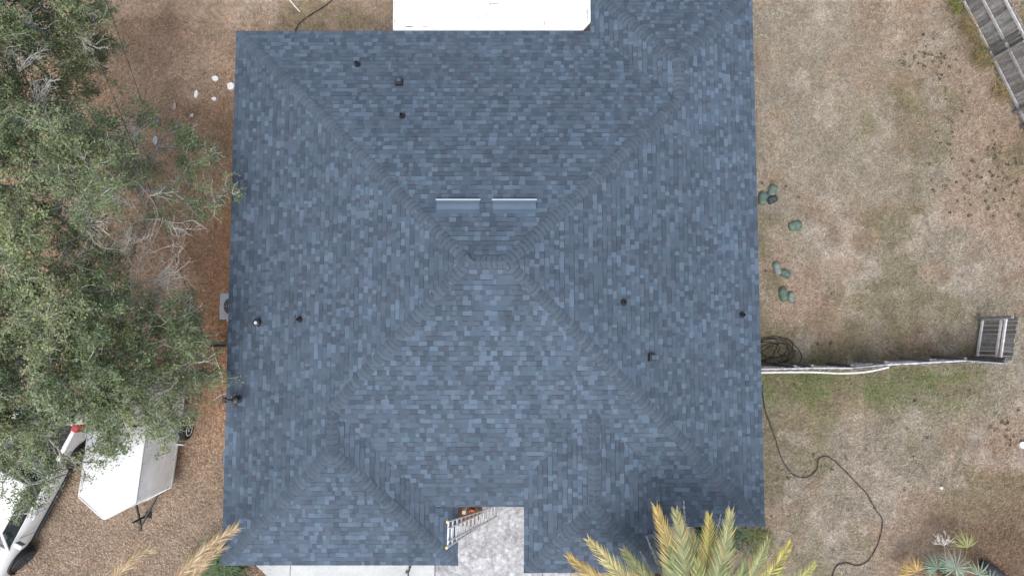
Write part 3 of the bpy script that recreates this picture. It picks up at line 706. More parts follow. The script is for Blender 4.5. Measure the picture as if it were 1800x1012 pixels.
# ================================================================ TRAILER
def trailer():
    zt, zb = 2.62, .45
    fr_ = at(238, 884, zt); bk = at(256, 758, zt); hd = (fr_ - bk).normalized(); lf = Vector((hd.y, -hd.x, 0))   # lf: towards image left
    rz = math.atan2(hd.y, hd.x); W_ = 1.68; L_ = 3.2
    ctr = fr_ + lf * (W_ / 2); root = empty('cargo_trailer', (ctr.x, ctr.y, 0), rz, label='white enclosed cargo trailer with a pointed nose under the oak', cat='trailer')
    # local: x forward, y: left of heading ; camera side (+x world) is local +y
    hw = W_ / 2; nose = .55
    pl = [(-L_, -hw), (0, -hw), (nose, 0), (0, hw), (-L_, hw)]
    # refine nose: blunt tip
    pl = [(-L_, -hw), (0, -hw), (nose - .06, -.12), (nose, 0), (nose - .06, .12), (0, hw), (-L_, hw)]
    n = len(pl)
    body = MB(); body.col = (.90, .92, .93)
    body.add([(x, y, zb) for x, y in pl] + [(x, y, zt - .03) for x, y in pl], [tuple(reversed(range(n)))] + [(i, (i + 1) % n, (i + 1) % n + n, i + n) for i in range(n)])
    body.build('body', M['trailer'], root)
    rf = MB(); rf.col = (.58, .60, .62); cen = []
    nl = 9; xs_ = [-L_ + L_ * i / nl for i in range(nl + 1)]
    grid = []
    for x in xs_:
        for j in range(9):
            y = -hw + 2 * hw * j / 8; grid.append((x, y, zt + .035 * (1 - (y / hw) ** 2) + .012 * math.sin(x * 2.1 + y * 3)))
    rf.add(grid, [(i * 9 + j, (i + 1) * 9 + j, (i + 1) * 9 + j + 1, i * 9 + j + 1) for i in range(nl) for j in range(8)])
    b = [(0, -hw + 2 * hw * j / 8, grid[nl * 9 + j][2]) for j in range(9)]
    rf.add(b + [(nose - .06, .12, zt), (nose, 0, zt + .01), (nose - .06, -.12, zt)], [(0, 1, 2, 11), (2, 3, 11), (3, 4, 10, 11), (4, 5, 9, 10), (5, 6, 9), (6, 7, 8, 9)])
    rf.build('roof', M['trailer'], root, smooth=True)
    tr = MB(); tr.col = (.50, .52, .54)
    for i in range(n):
        a, b = pl[i], pl[(i + 1) % n]; tr.bar((a[0], a[1], zt - .02), (b[0], b[1], zt - .02), .05, .07)
    tr.build('edge_trim', M['trailer'], root, bevel=.012)
    g = MB(); g.col = (.5, .52, .54)
    for i in range(n): a, b = pl[i], pl[(i + 1) % n]; g.bar((a[0], a[1], zb + .03), (b[0], b[1], zb + .03), .03, .07)
    g.build('skirt', M['trailer'], root)
    g = MB(); g.col = (.35, .1, .07)
    g.box((-.03, hw + .012, .75), (.03, .006, .08)); g.box((-.9, hw + .012, .62), (.05, .006, .04))
    for i in range(6): g.col = (.45, .38, .33); g.box((-.1 - .5 * i, hw + .006, zt - .18), (.01, .004, .12))
    g.build('marker', M['trailer'], root)
    g = MB()
    for s in (-1, 1): g.bar((-.2, s * .6, .42), (nose + .75, s * .03, .42), .045, .08)
    g.box((nose + .85, 0, .44), (.22, .07, .08)); g.build('tongue', M['black'], root)
    g = MB(); g.tube([(nose + .55, .0, .0), (nose + .55, 0, .95)], .035, 10); g.box((nose + .55, 0, .03), (.2, .2, .03)); g.bar((nose + .55, 0, .9), (nose + .55, .2, .9), .02, .02); g.build('jack', M['rubber'], root)
    for s in (-1, 1):
        wx, r_ = -1.85, .35
        g = MB(); yy = s * (hw + .05); w0, w1 = (0, .2) if s > 0 else (-.2, 0)
        g.lathe([(.20, w0), (r_ - .04, w0), (r_, w0 + .04), (r_, w1 - .04), (r_ - .04, w1), (.20, w1)], (wx, yy, r_), 28, 'Y')
        wl = g.build('wheel', M['rubber'], root, smooth='auto')
        g = MB(); o_ = s * .19
        g.lathe([(.2, o_ - .03), (.205, o_ + s * .025), (.18, o_ + s * .02), (.17, o_), (.07, o_ + s * .005), (.06, o_ + s * .03), (.01, o_ + s * .03)], (wx, yy, r_), 28, 'Y'); g.build('rim', M['trim'], wl, smooth='auto')
        g = MB(); g.lathe([(.045, o_ + s * .03), (.04, o_ + s * .045)], (wx, yy, r_), 14, 'Y')
        for k in range(5): g.lathe([(.02, o_ + s * .004), (.02, o_ + s * .012)], (wx + .115 * math.cos(k * 1.257), yy, r_ + .115 * math.sin(k * 1.257)), 8, 'Y')
        g.build('hub', M['black'], wl)
        g = MB(); pts = [(wx - .5, .42), (wx - .36, .66), (wx - .15, .76), (wx + .15, .76), (wx + .36, .66), (wx + .5, .42)]
        for i in range(5):
            (xa, za), (xb, zb2) = pts[i], pts[i + 1]; g.bar((xa, s * (hw + .08), za), (xb, s * (hw + .08), zb2), .16, .02)
        g.col = (.6, .62, .63); g.build('fender', M['ac'], root) if s < 0 else None
        if s > 0: g = MB(); g.box((wx + .46, hw + .12, .5), (.04, .24, .22)); g.build('fender_bracket', M['trim'], root)
    g = MB(); g.box((-L_ - .02, 0, (zt + zb) / 2), (.02, W_ - .2, zt - zb - .2)); g.build('rear_door', M['trailer'], root)
    return root
trailer()

# ================================================================ PICKUP TRUCK
def truck():
    rr = at(137, 750, 1.35); hd = Vector((-.455, -.89, 0)).normalized(); side = Vector((-hd.y, hd.x, 0))   # left of heading = towards house
    W_ = 2.0; L_ = 5.85; hw = W_ / 2
    base = rr + hd * (L_ / 2) - side * hw; root = empty('pickup_truck', (base.x, base.y, 0), math.atan2(hd.y, hd.x), label='white crew-cab pickup truck mostly hidden by oak branches', cat='pickup truck')
    X0, X1 = -L_ / 2, L_ / 2
    def loft(secs, name, mat, bev=0, capends=True):
        g = MB(); n = len(secs[0]); vs = [v for s in secs for v in s]
        fs = [(i * n + j, i * n + (j + 1) % n, (i + 1) * n + (j + 1) % n, (i + 1) * n + j) for i in range(len(secs) - 1) for j in range(n)]
        fs += [tuple(reversed(range(n))), tuple((len(secs) - 1) * n + j for j in range(n))]
        g.add(vs, fs); return g.build(name, M[mat], root, bevel=bev, smooth='auto')
    def sec(x, w, z0, z1, c=.10, wt=None):
        wt = wt or w - .09
        return [(x, -w + .03, z0), (x, -w, z0 + .1), (x, -w, z1 - .24), (x, -w + .03, z1 - .1), (x, -wt, z1 - .01), (x, -wt * .45, z1 + c * .7), (x, 0, z1 + c), (x, wt * .45, z1 + c * .7), (x, wt, z1 - .01), (x, w - .03, z1 - .1), (x, w, z1 - .24), (x, w, z0 + .1), (x, w - .03, z0)]
    # front clip with hood
    hs_ = [sec(X1 - .02, hw * .72, .5, .85, .02), sec(X1 - .12, hw * .86, .42, 1.02, .04), sec(X1 - .35, hw * .95, .42, 1.12, .05), sec(X1 - .8, hw * .985, .5, 1.18, .06), sec(X1 - 1.3, hw, .48, 1.22, .06), sec(X1 - 1.62, hw, .45, 1.25, .03)]
    loft(hs_, 'hood', 'paint')
    # cab lower body
    cb0, cb1 = X1 - 1.62, X1 - 4.0
    loft([sec(cb0, hw, .42, 1.27, 0), sec((cb0 + cb1) / 2, hw, .42, 1.28, 0), sec(cb1, hw, .42, 1.28, 0)], 'body', 'paint')
    # glass house
    def gsec(x, w, z): return [(x, -w, z), (x, w, z)]
    bl, tl = 1.26, 1.86; wb, wt = hw - .10, hw - .27
    A = [(cb0 + .12, -wb, bl), (cb0 + .12, wb, bl), (cb1 + .02, wb, bl), (cb1 + .02, -wb, bl)]
    T = [(cb0 - .62, -wt, tl), (cb0 - .62, wt, tl), (cb1 + .22, wt, tl), (cb1 + .22, -wt, tl)]
    g = MB(); g.add(A + T, [(0, 1, 5, 4), (1, 2, 6, 5), (2, 3, 7, 6), (3, 0, 4, 7), (4, 5, 6, 7)]); g.build('window', M['glass'], root)
    g = MB()   # roof skin, crowned
    gr = []; nx2, ny2 = 6, 6
    for i in range(nx2 + 1):
        for j in range(ny2 + 1):
            x = T[0][0] + .03 + (T[2][0] - T[0][0] - .06) * i / nx2; y = (-wt - .02) + 2 * (wt + .02) * j / ny2; gr.append((x, y, tl + .012 + .05 * (1 - (2 * j / ny2 - 1) ** 2) * (1 - .5 * (2 * i / nx2 - 1) ** 2)))
    g.add(gr, [(i * 7 + j, (i + 1) * 7 + j, (i + 1) * 7 + j + 1, i * 7 + j + 1) for i in range(6) for j in range(6)])
    for a, b in ((T[0], T[1]), (T[1], T[2]), (T[2], T[3]), (T[3], T[0])): g.bar(Vector(a) + Vector((0, 0, .0)), Vector(b) + Vector((0, 0, .0)), .10, .05)
    for a, b in zip(A, T): g.bar(Vector(a), Vector(b), .09, .05)
    for s in (-1, 1): g.bar(((cb0 + cb1) / 2, s * wb, bl), ((cb0 + cb1) / 2 - .02, s * wt, tl), .05, .07)
    g.build('cab_roof', M['paint'], root, bevel=.015)
    g = MB(); g.tube([(cb0 + .15, -.75, 1.29), (cb0 + .17, -.1, 1.30)], .012, 6); g.tube([(cb0 + .15, -.05, 1.29), (cb0 + .17, .7, 1.30)], .012, 6); g.build('wiper', M['black'], root)
    # bed
    g = MB(); b0 = cb1 - .03
    for s in (-1, 1): g.box(((b0 + X0) / 2, s * (hw - .07), .93), (b0 - X0, .14, .86))
    g.box((X0 + .05, 0, .9), (.10, W_ - .3, .8)); g.box((b0 - .04, 0, .9), (.06, W_ - .3, .78)); g.build('bed', M['paint'], root, bevel=.03)
    g = MB(); g.box(((b0 + X0) / 2, 0, .62), (b0 - X0 - .1, W_ - .29, .05)); g.build('bed_floor', M['rubber'], root)
    for s in (-1, 1):
        g = MB(); g.box((X0 + .06, s * (hw - .06), 1.19), (.26, .20, .40)); g.build('tail_light', M['red'], root, bevel=.02)
        g = MB(); g.box((X1 - .16, s * (hw - .22), .92), (.12, .3, .16)); g.build('headlight', M['lip'], root, bevel=.03)
        g = MB(); g.box((cb0 - .22, s * (hw + .16), 1.32), (.14, .26, .20)); g.bar((cb0 - .2, s * (hw - .05), 1.26), (cb0 - .2, s * (hw + .1), 1.3), .05, .05); mr = g.build('mirror', M['paint'], root, bevel=.03)
        g = MB(); g.box((cb0 - .3, s * (hw + .16), 1.32), (.012, .21, .16)); g.build('mirror_glass', M['glass'], mr)
        g = MB()
        for x in (cb0 - .35, (cb0 + cb1) / 2, cb1 - .01): g.box((x, s * (hw + .0005), .86), (.012, .006, .7))
        g.build('door_seam', M['black'], root)
        for x in ((cb0 + cb1) / 2 + .16, cb1 + .2):
            g = MB(); g.box((x, s * (hw + .02), 1.08), (.18, .03, .03)); g.build('handle', M['paint'], root, bevel=.01)
        g = MB(); g.box(((cb0 + cb1) / 2, s * (hw - .02), .36), (2.1, .14, .06)); g.build('running_board', M['black'], root)
        for x in (X1 - .98, X0 + 1.15):
            g = MB(); n = 16
            pts = [(x + .5 * math.cos(t * math.pi / n), s * (hw + .015), .42 + .5 * math.sin(t * math.pi / n)) for t in range(n + 1)]
            for i in range(n): g.bar(pts[i], pts[i + 1], .05, .07, (0, 1, 0))
            g.lathe([(.47, s * (hw - .06)), (.47, s * (hw + .006))], (x, 0, .43), 30, 'Y'); g.build('wheel_arch', M['black'], root)
            g = MB(); r_ = .425; c0 = s * (hw - .19); 
            g.lathe([(.25, -.13), (r_ - .04, -.14), (r_, -.10), (r_, .10), (r_ - .04, .14), (.25, .13)], (0, 0, 0), 32, 'Y')
            wl = g.build('wheel', M['rubber'], root, smooth='auto', loc=(x, s * (hw - .02), r_), rot=(0, 0, R(-14) if x > 0 else 0))
            g = MB(); g.lathe([(.26, s * .12), (.262, s * .15), (.235, s * .15), (.225, s * .135)], (0, 0, 0), 28, 'Y')
            for k in range(6):
                t = k * math.pi / 3; g.bar((.04 * math.cos(t), s * .145, .04 * math.sin(t)), (.235 * math.cos(t), s * .14, .235 * math.sin(t)), .05, .03, (0, 1, 0))
            g.lathe([(.055, s * .12), (.05, s * .165)], (0, 0, 0), 14, 'Y'); g.build('rim', M['log'], wl, smooth='auto')
    g = MB(); g.box((X1 - .02, 0, .62), (.14, W_ * .8, .22)); g.build('bumper', M['chrome'], root, bevel=.05)
    g = MB(); g.box((X1 - .01, 0, .86), (.06, W_ * .55, .22)); g.build('grille', M['black'], root, bevel=.02)
    g = MB(); g.box((X0 - .08, 0, .55), (.12, W_ * .88, .18)); g.build('bumper', M['rubber'], root, bevel=.04)
truck()

# ================================================================ TREES
def unit(n):
    v = rng.normal(size=(n, 3)); return v / np.linalg.norm(v, axis=1, keepdims=True)
def leafcloud(cent, size, asp, droop=.0, up=.6):
    """quads around centres (N,3) with random orientation biased upwards"""
    n = len(cent); nn = unit(n); nn[:, 2] = np.abs(nn[:, 2]) + up; nn /= np.linalg.norm(nn, axis=1, keepdims=True)
    a = np.cross(nn, unit(n)); a /= np.linalg.norm(a, axis=1, keepdims=True) + 1e-9; b = np.cross(nn, a)
    s = size * rng.uniform(.65, 1.35, n)[:, None]; a = a * s / 2; b = b * s * asp / 2
    return np.stack([cent - a, cent - b * 1.0, cent + a, cent + b * 1.0], 1)

EDGE = [(-60, 190), (0, 192), (60, 185), (120, 172), (165, 160), (190, 140), (205, 170), (222, 250), (240, 325), (290, 350), (325, 385), (345, 395), (365, 330), (385, 280), (440, 255), (480, 250), (520, 300), (545, 345), (600, 362), (660, 358), (700, 345), (722, 325), (738, 290), (752, 270)]
def lim(y):
    for (a, b), (c, d) in zip(EDGE, EDGE[1:]):
        if a <= y <= c: return b + (d - b) * (y - a) / (c - a)
    return 0
GAPS = [(150, 192, 30, 22), (270, 310, 34, 22), (330, 318, 28, 24), (210, 385, 22, 18), (5, 410, 22, 22), (260, 455, 48, 45), (330, 400, 40, 40), (300, 500, 45, 34), (225, 580, 20, 14), (45, 655, 28, 12), (228, 330, 18, 14), (190, 265, 14, 10), (340, 480, 40, 50), (265, 262, 16, 14)]
blobs = []
tries = 0
while len(blobs) < 420 and tries < 20000:
    tries += 1
    y = random.uniform(-70, 752); x = random.uniform(-210, lim(max(-60, y)) - 12)
    if (x - 137) ** 2 + (y - 750) ** 2 < 60 ** 2: continue
    if any(((x - a) / (c + 8)) ** 2 + ((y - b) / (d + 8)) ** 2 < 1 for a, b, c, d in GAPS): continue
    if sum((x - q[0]) ** 2 + (y - q[1]) ** 2 < 19 ** 2 for q in blobs) > 0: continue
    ed = lim(max(-60, y)) - x; z = 3.3 + 3.6 * min(1, ed / 220) + random.uniform(-.7, .7) + 1.0 * (vnoise(x, y, 90, 3) - .5)
    if x > 300 and y < 400: z = 3.5
    dens = .55 + .9 * float(vnoise(x + 500, y, 60, 9)); 
    if x > 180 and y < 430: dens *= .72
    if 170 < x < 300 and 330 < y < 540: dens *= .5
    if x > 265 and y > 680: dens *= .6
    blobs.append((x, y, random.uniform(20, 33), z, dens))
# lower fringe over trailer and truck, and named sprays on the outline
blobs += [(215, 765, 17, 3.9, .6), (195, 775, 20, 3.9, 1.5), (175, 780, 20, 3.8, 1.5), (185, 755, 22, 4, 1.5), (225, 750, 18, 4, 1.2), (165, 812, 13, 3.7, .7), (240, 735, 18, 4, .9), (262, 728, 20, 4, .9), (290, 742, 16, 4, .9), (300, 722, 14, 4, .8), (280, 765, 13, 3.9, .6), (190, 752, 13, 4, 1), (162, 734, 15, 3.9, 1.3), (112, 736, 14, 4, 1.3), (95, 750, 12, 4, 1), (150, 832, 9, 3.6, .7), (290, 780, 8, 3.7, .5),
          (20, 765, 26, 4.2, .9), (55, 775, 26, 4.2, 1), (85, 770, 20, 4.1, .7), (40, 800, 24, 4.1, 1.5), (70, 815, 20, 4.0, 1.6), (15, 830, 15, 3.9, .9), (80, 845, 15, 3.9, 1.5), (55, 850, 18, 3.9, 1.7), (45, 878, 15, 3.8, 1.6), (65, 870, 14, 3.8, 1.5), (35, 900, 11, 3.7, 1.4), (-30, 790, 30, 4.3, 1), (-70, 800, 30, 4.5, 1), (-50, 740, 30, 4.5, 1), (108, 800, 9, 3.9, .7), (128, 812, 12, 3.8, .8), (86, 738, 18, 4.3, 1), (60, 735, 22, 4.5, 1), (5, 860, 10, 3.8, .5),
          (310, 235, 24, 3.6, 1.1), (335, 250, 20, 3.5, 1.0), (325, 272, 18, 3.5, .9), (300, 215 + 12, 14, 3.5, .7), (365, 275, 12, 3.4, .9), (378, 268, 8, 3.4, .8), (240, 290, 22, 3.7, 1), (262, 292, 18, 3.7, .9), (395, 325, 13, 3.3, .8), (408, 340, 11, 3.3, 1.0), (385, 345, 12, 3.3, .7), (372, 355, 14, 3.3, .6), (190, 215, 16, 3.9, 1), (205, 245, 14, 3.8, .7), (310, 320, 16, 3.5, .5), (275, 340, 18, 3.6, .6),
          (330, 575, 18, 3.4, .6), (355, 590, 14, 3.3, .6), (350, 640, 18, 3.4, .8), (330, 545, 16, 3.4, .4), (370, 660, 12, 3.3, .5)]
trunks = [dict(base=at(-60, 90), lab='grey-green oak at the top left corner', y=(-999, 200)),
          dict(base=at(-5, 415), lab='sprawling oak on the left with bare pale twigs beside the roof', y=(200, 520)),
          dict(base=at(150, 590), lab='oak spreading over the white truck and trailer', y=(520, 9999))]
BARE = {1: [(112, 395, 6.2, 185, 365, 1.1, 9), (85, 385, 5.8, 190, 430, .9, 6), (225, 512, 4.6, 335, 440, 1.3, 11), (230, 522, 4.5, 345, 500, 1.1, 9), (250, 505, 4.4, 310, 545, .8, 8), (285, 385, 4.2, 345, 408, .9, 4), (30, 130, 6.2, 60, 75, .8, 7), (20, 300, 6.4, 110, 255, .8, 7), (0, 450, 6.5, 60, 380, 1, 8), (85, 470, 6, 160, 440, 1.1, 8), (185, 445, 5, 250, 400, .9, 7)],
        2: [(120, 560, 5.6, 90, 620, .9, 9), (290, 590, 4.2, 345, 555, .7, 8), (210, 590, 4.6, 280, 610, .9, 8), (150, 665, 5, 220, 690, 1, 8), (250, 690, 4.2, 310, 680, .9, 8), (20, 700, 5, 110, 650, 1, 8), (300, 560, 4, 350, 530, .6, 7), (30, 520, 6, 90, 560, .9, 8), (175, 540, 5.4, 245, 600, .9, 8)],
        0: [(40, 60, 6, 60, 20, .9, 9), (130, 60, 5, 180, 90, .8, 6), (60, 190, 6, 85, 130, .9, 9), (140, 30, 5, 175, 15, .7, 5)]}
LC = 1.1 * np.array([[.095, .132, .060], [.125, .165, .072], [.070, .108, .048], [.165, .205, .092], [.18, .20, .10], [.13, .165, .09]])
for ti, T in enumerate(trunks):
    bs = [b for b in blobs if T['y'][0] <= b[1] < T['y'][1]]
    base = T['base']; root = empty('oak_tree', base, label=T['lab'], cat='tree', group='oaks along the left side')
    loc = lambda p: Vector(p) - base
    fork = base + Vector((.1, .0, 2.4)); nodes = [(base, -1), (fork, 0)]
    tgt = []
    for b in bs:
        p = at(b[0], b[1], b[3]); tgt.append((p, b))
    tgt.sort(key=lambda t: (t[0] - fork).length)
    leafnode = []
    for (p, b) in tgt:
        best, bi = 1e9, 1
        for i, (q, _) in enumerate(nodes[1:], 1):
            c = (q - p).length + .22 * (q - fork).length * (1 if i > 1 else 1)
            if c < best: best, bi = c, i
        q = nodes[bi][0]; mid = q.lerp(p, .5) + Vector((random.uniform(-.15, .15), random.uniform(-.15, .15), random.uniform(-.05, .2))) * min(1, (p - q).length)
        nodes.append((mid, bi)); nodes.append((p, len(nodes) - 1)); leafnode.append((len(nodes) - 1, b))
    cnt = [0] * len(nodes)
    for (i, _) in leafnode:
        while i >= 0: cnt[i] += 1; i = nodes[i][1]
    rad = [min(.34, .013 * max(1, c) ** .62) for c in cnt]
    tk = MB(); tk.col = (.20, .19, .175); tk.tube([loc(base) + Vector((0, 0, -.1)), loc(base + Vector((0, 0, .3))), loc(base.lerp(fork, .6)), loc(fork)], [.48, .36, .3, rad[1] * 1.05], 12)
    tk.build('trunk', M['bark'], root, smooth=True)
    br = MB()
    for i, (p, par) in enumerate(nodes):
        if par < 1: continue
        k = random.uniform(.85, 1.2); br.col = (.27 * k, .265 * k, .25 * k)
        br.tube([loc(nodes[par][0]), loc(p)], [min(rad[par], rad[i] * 1.5), rad[i]], 6 if rad[i] > .04 else 4, cap=False)
    br.build('branch', M['bark'], root, smooth=True)
    tw = MB(); cents = []; lcol = []
    def twig(p, d, L, r, depth, out, bright):
        pts = [p]; n = 4; q = p.copy(); dd = d.normalized()
        for k in range(n):
            dd = (dd + Vector((random.gauss(0, .22), random.gauss(0, .22), random.gauss(.02, .16)))).normalized(); q = q + dd * (L / n); pts.append(q.copy())
            if depth > 0 and random.random() < .8:
                sd2 = (dd + Vector((random.gauss(0, .6), random.gauss(0, .6), random.gauss(0, .25)))).normalized(); twig(q, sd2, L * random.uniform(.4, .65), r * .6, depth - 1, out, bright)
        k = random.uniform(.8, 1.25) * bright; tw.col = (.36 * k, .355 * k, .335 * k)
        tw.tube(pts, [max(.0035, r * (1 - .75 * i / n)) for i in range(n + 1)], 3, cap=False)
        out.append((pts, dd))
    for (i, b) in leafnode:
        p = nodes[i][0]; par = nodes[nodes[i][1]][0]; dirn = (p - par); dirn.z *= .3; dirn = dirn.normalized() if dirn.length > .01 else Vector((1, 0, 0))
        rw = b[2] / F * (H - b[3]); out = []
        for k in range(7):
            d = (dirn * .6 + Vector((random.gauss(0, .6), random.gauss(0, .6), random.gauss(.16, .3)))).normalized()
            twig(p, d, rw * random.uniform(1.2, 1.8), .010, 1, out, random.choice((.55, .8, 1.1, 1.35)))
        nl = int(760 * b[4] * (b[2] / 26) ** 2)
        segs = random.choices(out, k=max(8, nl // 9)); tone_ = LC[random.randrange(len(LC))] * random.uniform(.8, 1.2)
        for (pts, dd) in segs:
            t = random.uniform(.2, 1) * 4; j = min(3, int(t)); c = pts[j].lerp(pts[j + 1], t - j)
            m = random.randint(6, 11); s = rng.normal(0, 1, (m, 3)) * np.array([.062, .062, .045]) + np.array(c - base)
            if random.random() < .35: s = s + rng.normal(0, .10, 3)
            cents.append(s); col = (tone_ * .6 + LC[random.randrange(len(LC))] * .4) * random.uniform(.75, 1.3)
            lcol.append(np.repeat(col[None], m, 0) * rng.uniform(.75, 1.3, (m, 1)))
    for (x, y, z, x2, y2, L, nn_) in BARE[ti]:
        p = at(x, y, z); d0 = at(x2, y2, z + .2) - p
        tw.col = (.36, .355, .34); tw.tube([nodes[1][0].lerp(p, .75), p], [.03, .022], 5, cap=False)
        dist = d0.length
        for k in range(nn_):
            d = d0.normalized() + Vector((random.gauss(0, .33), random.gauss(0, .33), random.gauss(0, .1)))
            o2 = []; twig(p + d0 * random.uniform(0, .3), d, dist * random.uniform(.35, .7), .012, 2, o2, 1.1)
    for v in range(0): pass
    # twigs were grown in world space: shift into the tree's frame
    tv = [tuple(Vector(v)) for v in tw.v]
    tw.v = [(v[0] - base.x, v[1] - base.y, v[2] - base.z) for v in tv] if True else tw.v
    tw.build('twig', M['bark'], root)
    cents = np.concatenate(cents); lcol = np.concatenate(lcol)
    quads('crown', leafcloud(cents, .062, .52), M['leaf'], root, lcol)
    print('tree', ti, len(cents), 'leaves', len(tw.f), 'twig faces')

# ================================================================ LITTER AND DRY GRASS (stuff)
def inside_house(x, y):
    return ((x > -8.0) & (x < 7.0) & (y > -4.2) & (y < 9.0)) | ((x > -7.8) & (x < 1.9) & (y < -3)) | ((x > 2.8) & (x < 7) & (y > 8))
n = 150000; x = rng.uniform(-18.5, -7.0, n); y = rng.uniform(-9.2, 11, n)
nn1 = fbm(x, y, 1.2, 61); dk_ = (rng.random(n) < (.35 + .9 * nn1) * (1 - .5 * sm(8, 10.5, y))) & ~inside_house(x, y) & (rng.random(n) < sm(-6.8, -8.8, x + .0) + .25)
x, y = x[dk_], y[dk_]; n = len(x)
base_c = ground_colour(x, y); pal = np.array([[1.5, 1.45, 1.35], [1.15, 1.0, .85], [.65, .55, .45], [1.9, 1.9, 1.85], [1.25, .95, .75], [.9, .85, .8]])
cl = base_c * pal[rng.choice(6, n, p=[.22, .22, .22, .07, .14, .13])]
q = leafcloud(np.stack([x, y, rng.uniform(.015, .045, n)], 1), .052, .5, up=1.6)
tag(quads('leaf_litter', q, M['litter'], None, cl), 'fallen brown oak leaves over the ground left of the house', 'fallen leaves', kind='stuff')
def blades(n, x0, x1, y0, y1, fcol, L, wd, name, label, cat, seed=0, keep=None, up=.35):
    x = rng.uniform(x0, x1, n); y = rng.uniform(y0, y1, n)
    k = ~inside_house(x, y)
    if keep is not None: k &= keep(x, y)
    x, y = x[k], y[k]; n = len(x); an = rng.uniform(0, 6.283, n); ln = L * rng.uniform(.5, 1.5, n)
    d = np.stack([np.cos(an), np.sin(an), np.abs(rng.normal(0, up, n))], 1) * ln[:, None]; s = np.stack([-np.sin(an), np.cos(an), np.zeros(n)], 1) * wd / 2
    p = np.stack([x, y, np.full(n, .0) + rng.uniform(-.01, .02, n)], 1)
    Q = np.stack([p - s, p + s, p + d + s * .4, p + d - s * .4], 1)
    return tag(quads(name, Q, M['litter'], None, fcol(x, y)), label, cat, kind='stuff')
def strawc(x, y):
    c = ground_colour(x, y); n = len(x); k = rng.choice([.55, .8, 1.05, 1.3, 1.65], n, p=[.2, .22, .25, .2, .13])[:, None]
    return c * k * np.array([1, 1, .98])
blades(230000, 6.7, 18.5, -9.5, 11.5, strawc, .085, .013, 'dry_grass', 'dry straw-coloured grass covering the right lawn', 'grass')
blades(40000, -9, 7, 8.6, 11.5, strawc, .08, .013, 'dry_grass', 'dry grass patch above the top eave', 'grass', keep=lambda x, y: (x < -2.5))
blades(45000, -18, -7.5, -9.6, -4, strawc, .08, .013, 'dry_grass', 'dry grass in the lower left yard round the truck', 'grass')
greenk = lambda x, y: (rng.random(len(x)) < np.exp(-((y + 1.8) / .75) ** 2) * sm(7.2, 8, x) * (1 - sm(14.5, 17, x)) * 1.2 * sm(.35, .7, fbm(x, y, .8, 77))) | (rng.random(len(x)) < .9 * np.exp(-((x - 7.25) / .25) ** 2 - ((y + 6) / .3) ** 2))
greenc = lambda x, y: np.array([.12, .15, .06]) * rng.uniform(.6, 1.6, (len(x), 1)) * np.array([1, 1, 1])
blades(70000, 6.9, 17.5, -7, 0, greenc, .075, .014, 'green_grass', 'greener grass strip under the side fence', 'grass', keep=greenk, up=.6)
# dark weed tufts
cx = []; 
for (px, py, rx, ry, m) in ((1640, 102, 22, 14, 26), (1600, 104, 10, 6, 7), (1720, 310, 50, 30, 34), (1690, 330, 40, 18, 16), (1660, 240, 14, 6, 5), (1690, 180, 20, 30, 5), (1755, 280, 16, 22, 12), (1760, 735, 14, 14, 5), (1770, 760, 8, 20, 6), (1745, 350, 40, 20, 14), (1400, 560, 60, 200, 16), (1560, 800, 180, 140, 20)):
    for _ in range(m): cx.append(at(random.gauss(px, rx), random.gauss(py, ry)))
cents = []; lc = []
for c in cx:
    r_ = random.uniform(.015, .05); m = random.randint(14, 34); cents.append(rng.normal(0, 1, (m, 3)) * np.array([r_, r_, .012]) + np.array([c.x, c.y, .03])); k = random.uniform(.6, 1.4)
    lc.append(np.repeat(np.array([[.075, .062, .045]]) * k, m, 0) if random.random() < .7 else np.repeat(np.array([[.075, .07, .03]]) * k, m, 0))
tag(quads('weed_tuft', leafcloud(np.concatenate(cents), .05, .4), M['litter'], None, np.concatenate(lc)), 'small dark weed tufts dotted over the right lawn', 'weeds', kind='stuff')
# tall dry grass by the corner fence
cents = []
def clump(name, px, py, n, L, cols, label, cat, rad=.25, lean=(0, 0), wd=.014, up=1.0):
    c0 = at(px, py); r_ = rng.normal(0, rad, (n, 2)); an = rng.uniform(0, 6.283, n); ln = L * rng.uniform(.5, 1.3, n)
    d1 = np.stack([np.cos(an) * .35 + lean[0], np.sin(an) * .35 + lean[1], np.full(n, .5 * up)], 1) * ln[:, None]
    d2 = np.stack([np.cos(an) * .95 + lean[0] * 2, np.sin(an) * .95 + lean[1] * 2, np.full(n, .55 * up)], 1) * ln[:, None]
    s = np.stack([-np.sin(an), np.cos(an), np.zeros(n)], 1) * wd / 2; p = np.stack([r_[:, 0], r_[:, 1], np.zeros(n)], 1)
    Q = np.concatenate([np.stack([p - s, p + s, p + d1 + s, p + d1 - s], 1), np.stack([p + d1 - s, p + d1 + s, p + d2 + s * .2, p + d2 - s * .2], 1)])
    cc_ = np.array(cols)[rng.integers(0, len(cols), n)] * rng.uniform(.7, 1.3, (n, 1)); cc_ = np.concatenate([cc_, cc_])
    o = quads(name, Q, M['palm'], None, cc_); o.location = c0; return tag(o, label, cat)
TAN = [(.34, .27, .15), (.26, .2, .11), (.2, .17, .08)]
clump('grass_clump', 1706, 48, 420, .5, TAN, 'tall tan grass clump at the corner fence, the upper one', 'grass clump', .16)
clump('grass_clump', 1727, 100, 420, .45, TAN + [(.12, .14, .05)], 'tall tan grass clump against the corner fence, the lower one', 'grass clump', .18)
clump('grass_clump', 1682, 10, 260, .35, [(.16, .19, .05), (.2, .2, .07)], 'yellow-green tuft at the foot of the corner fence near the top edge', 'grass clump', .12)
clump('grass_clump', 1758, 160, 260, .35, TAN, 'short brown grass tuft farther down the corner fence', 'grass clump', .16)
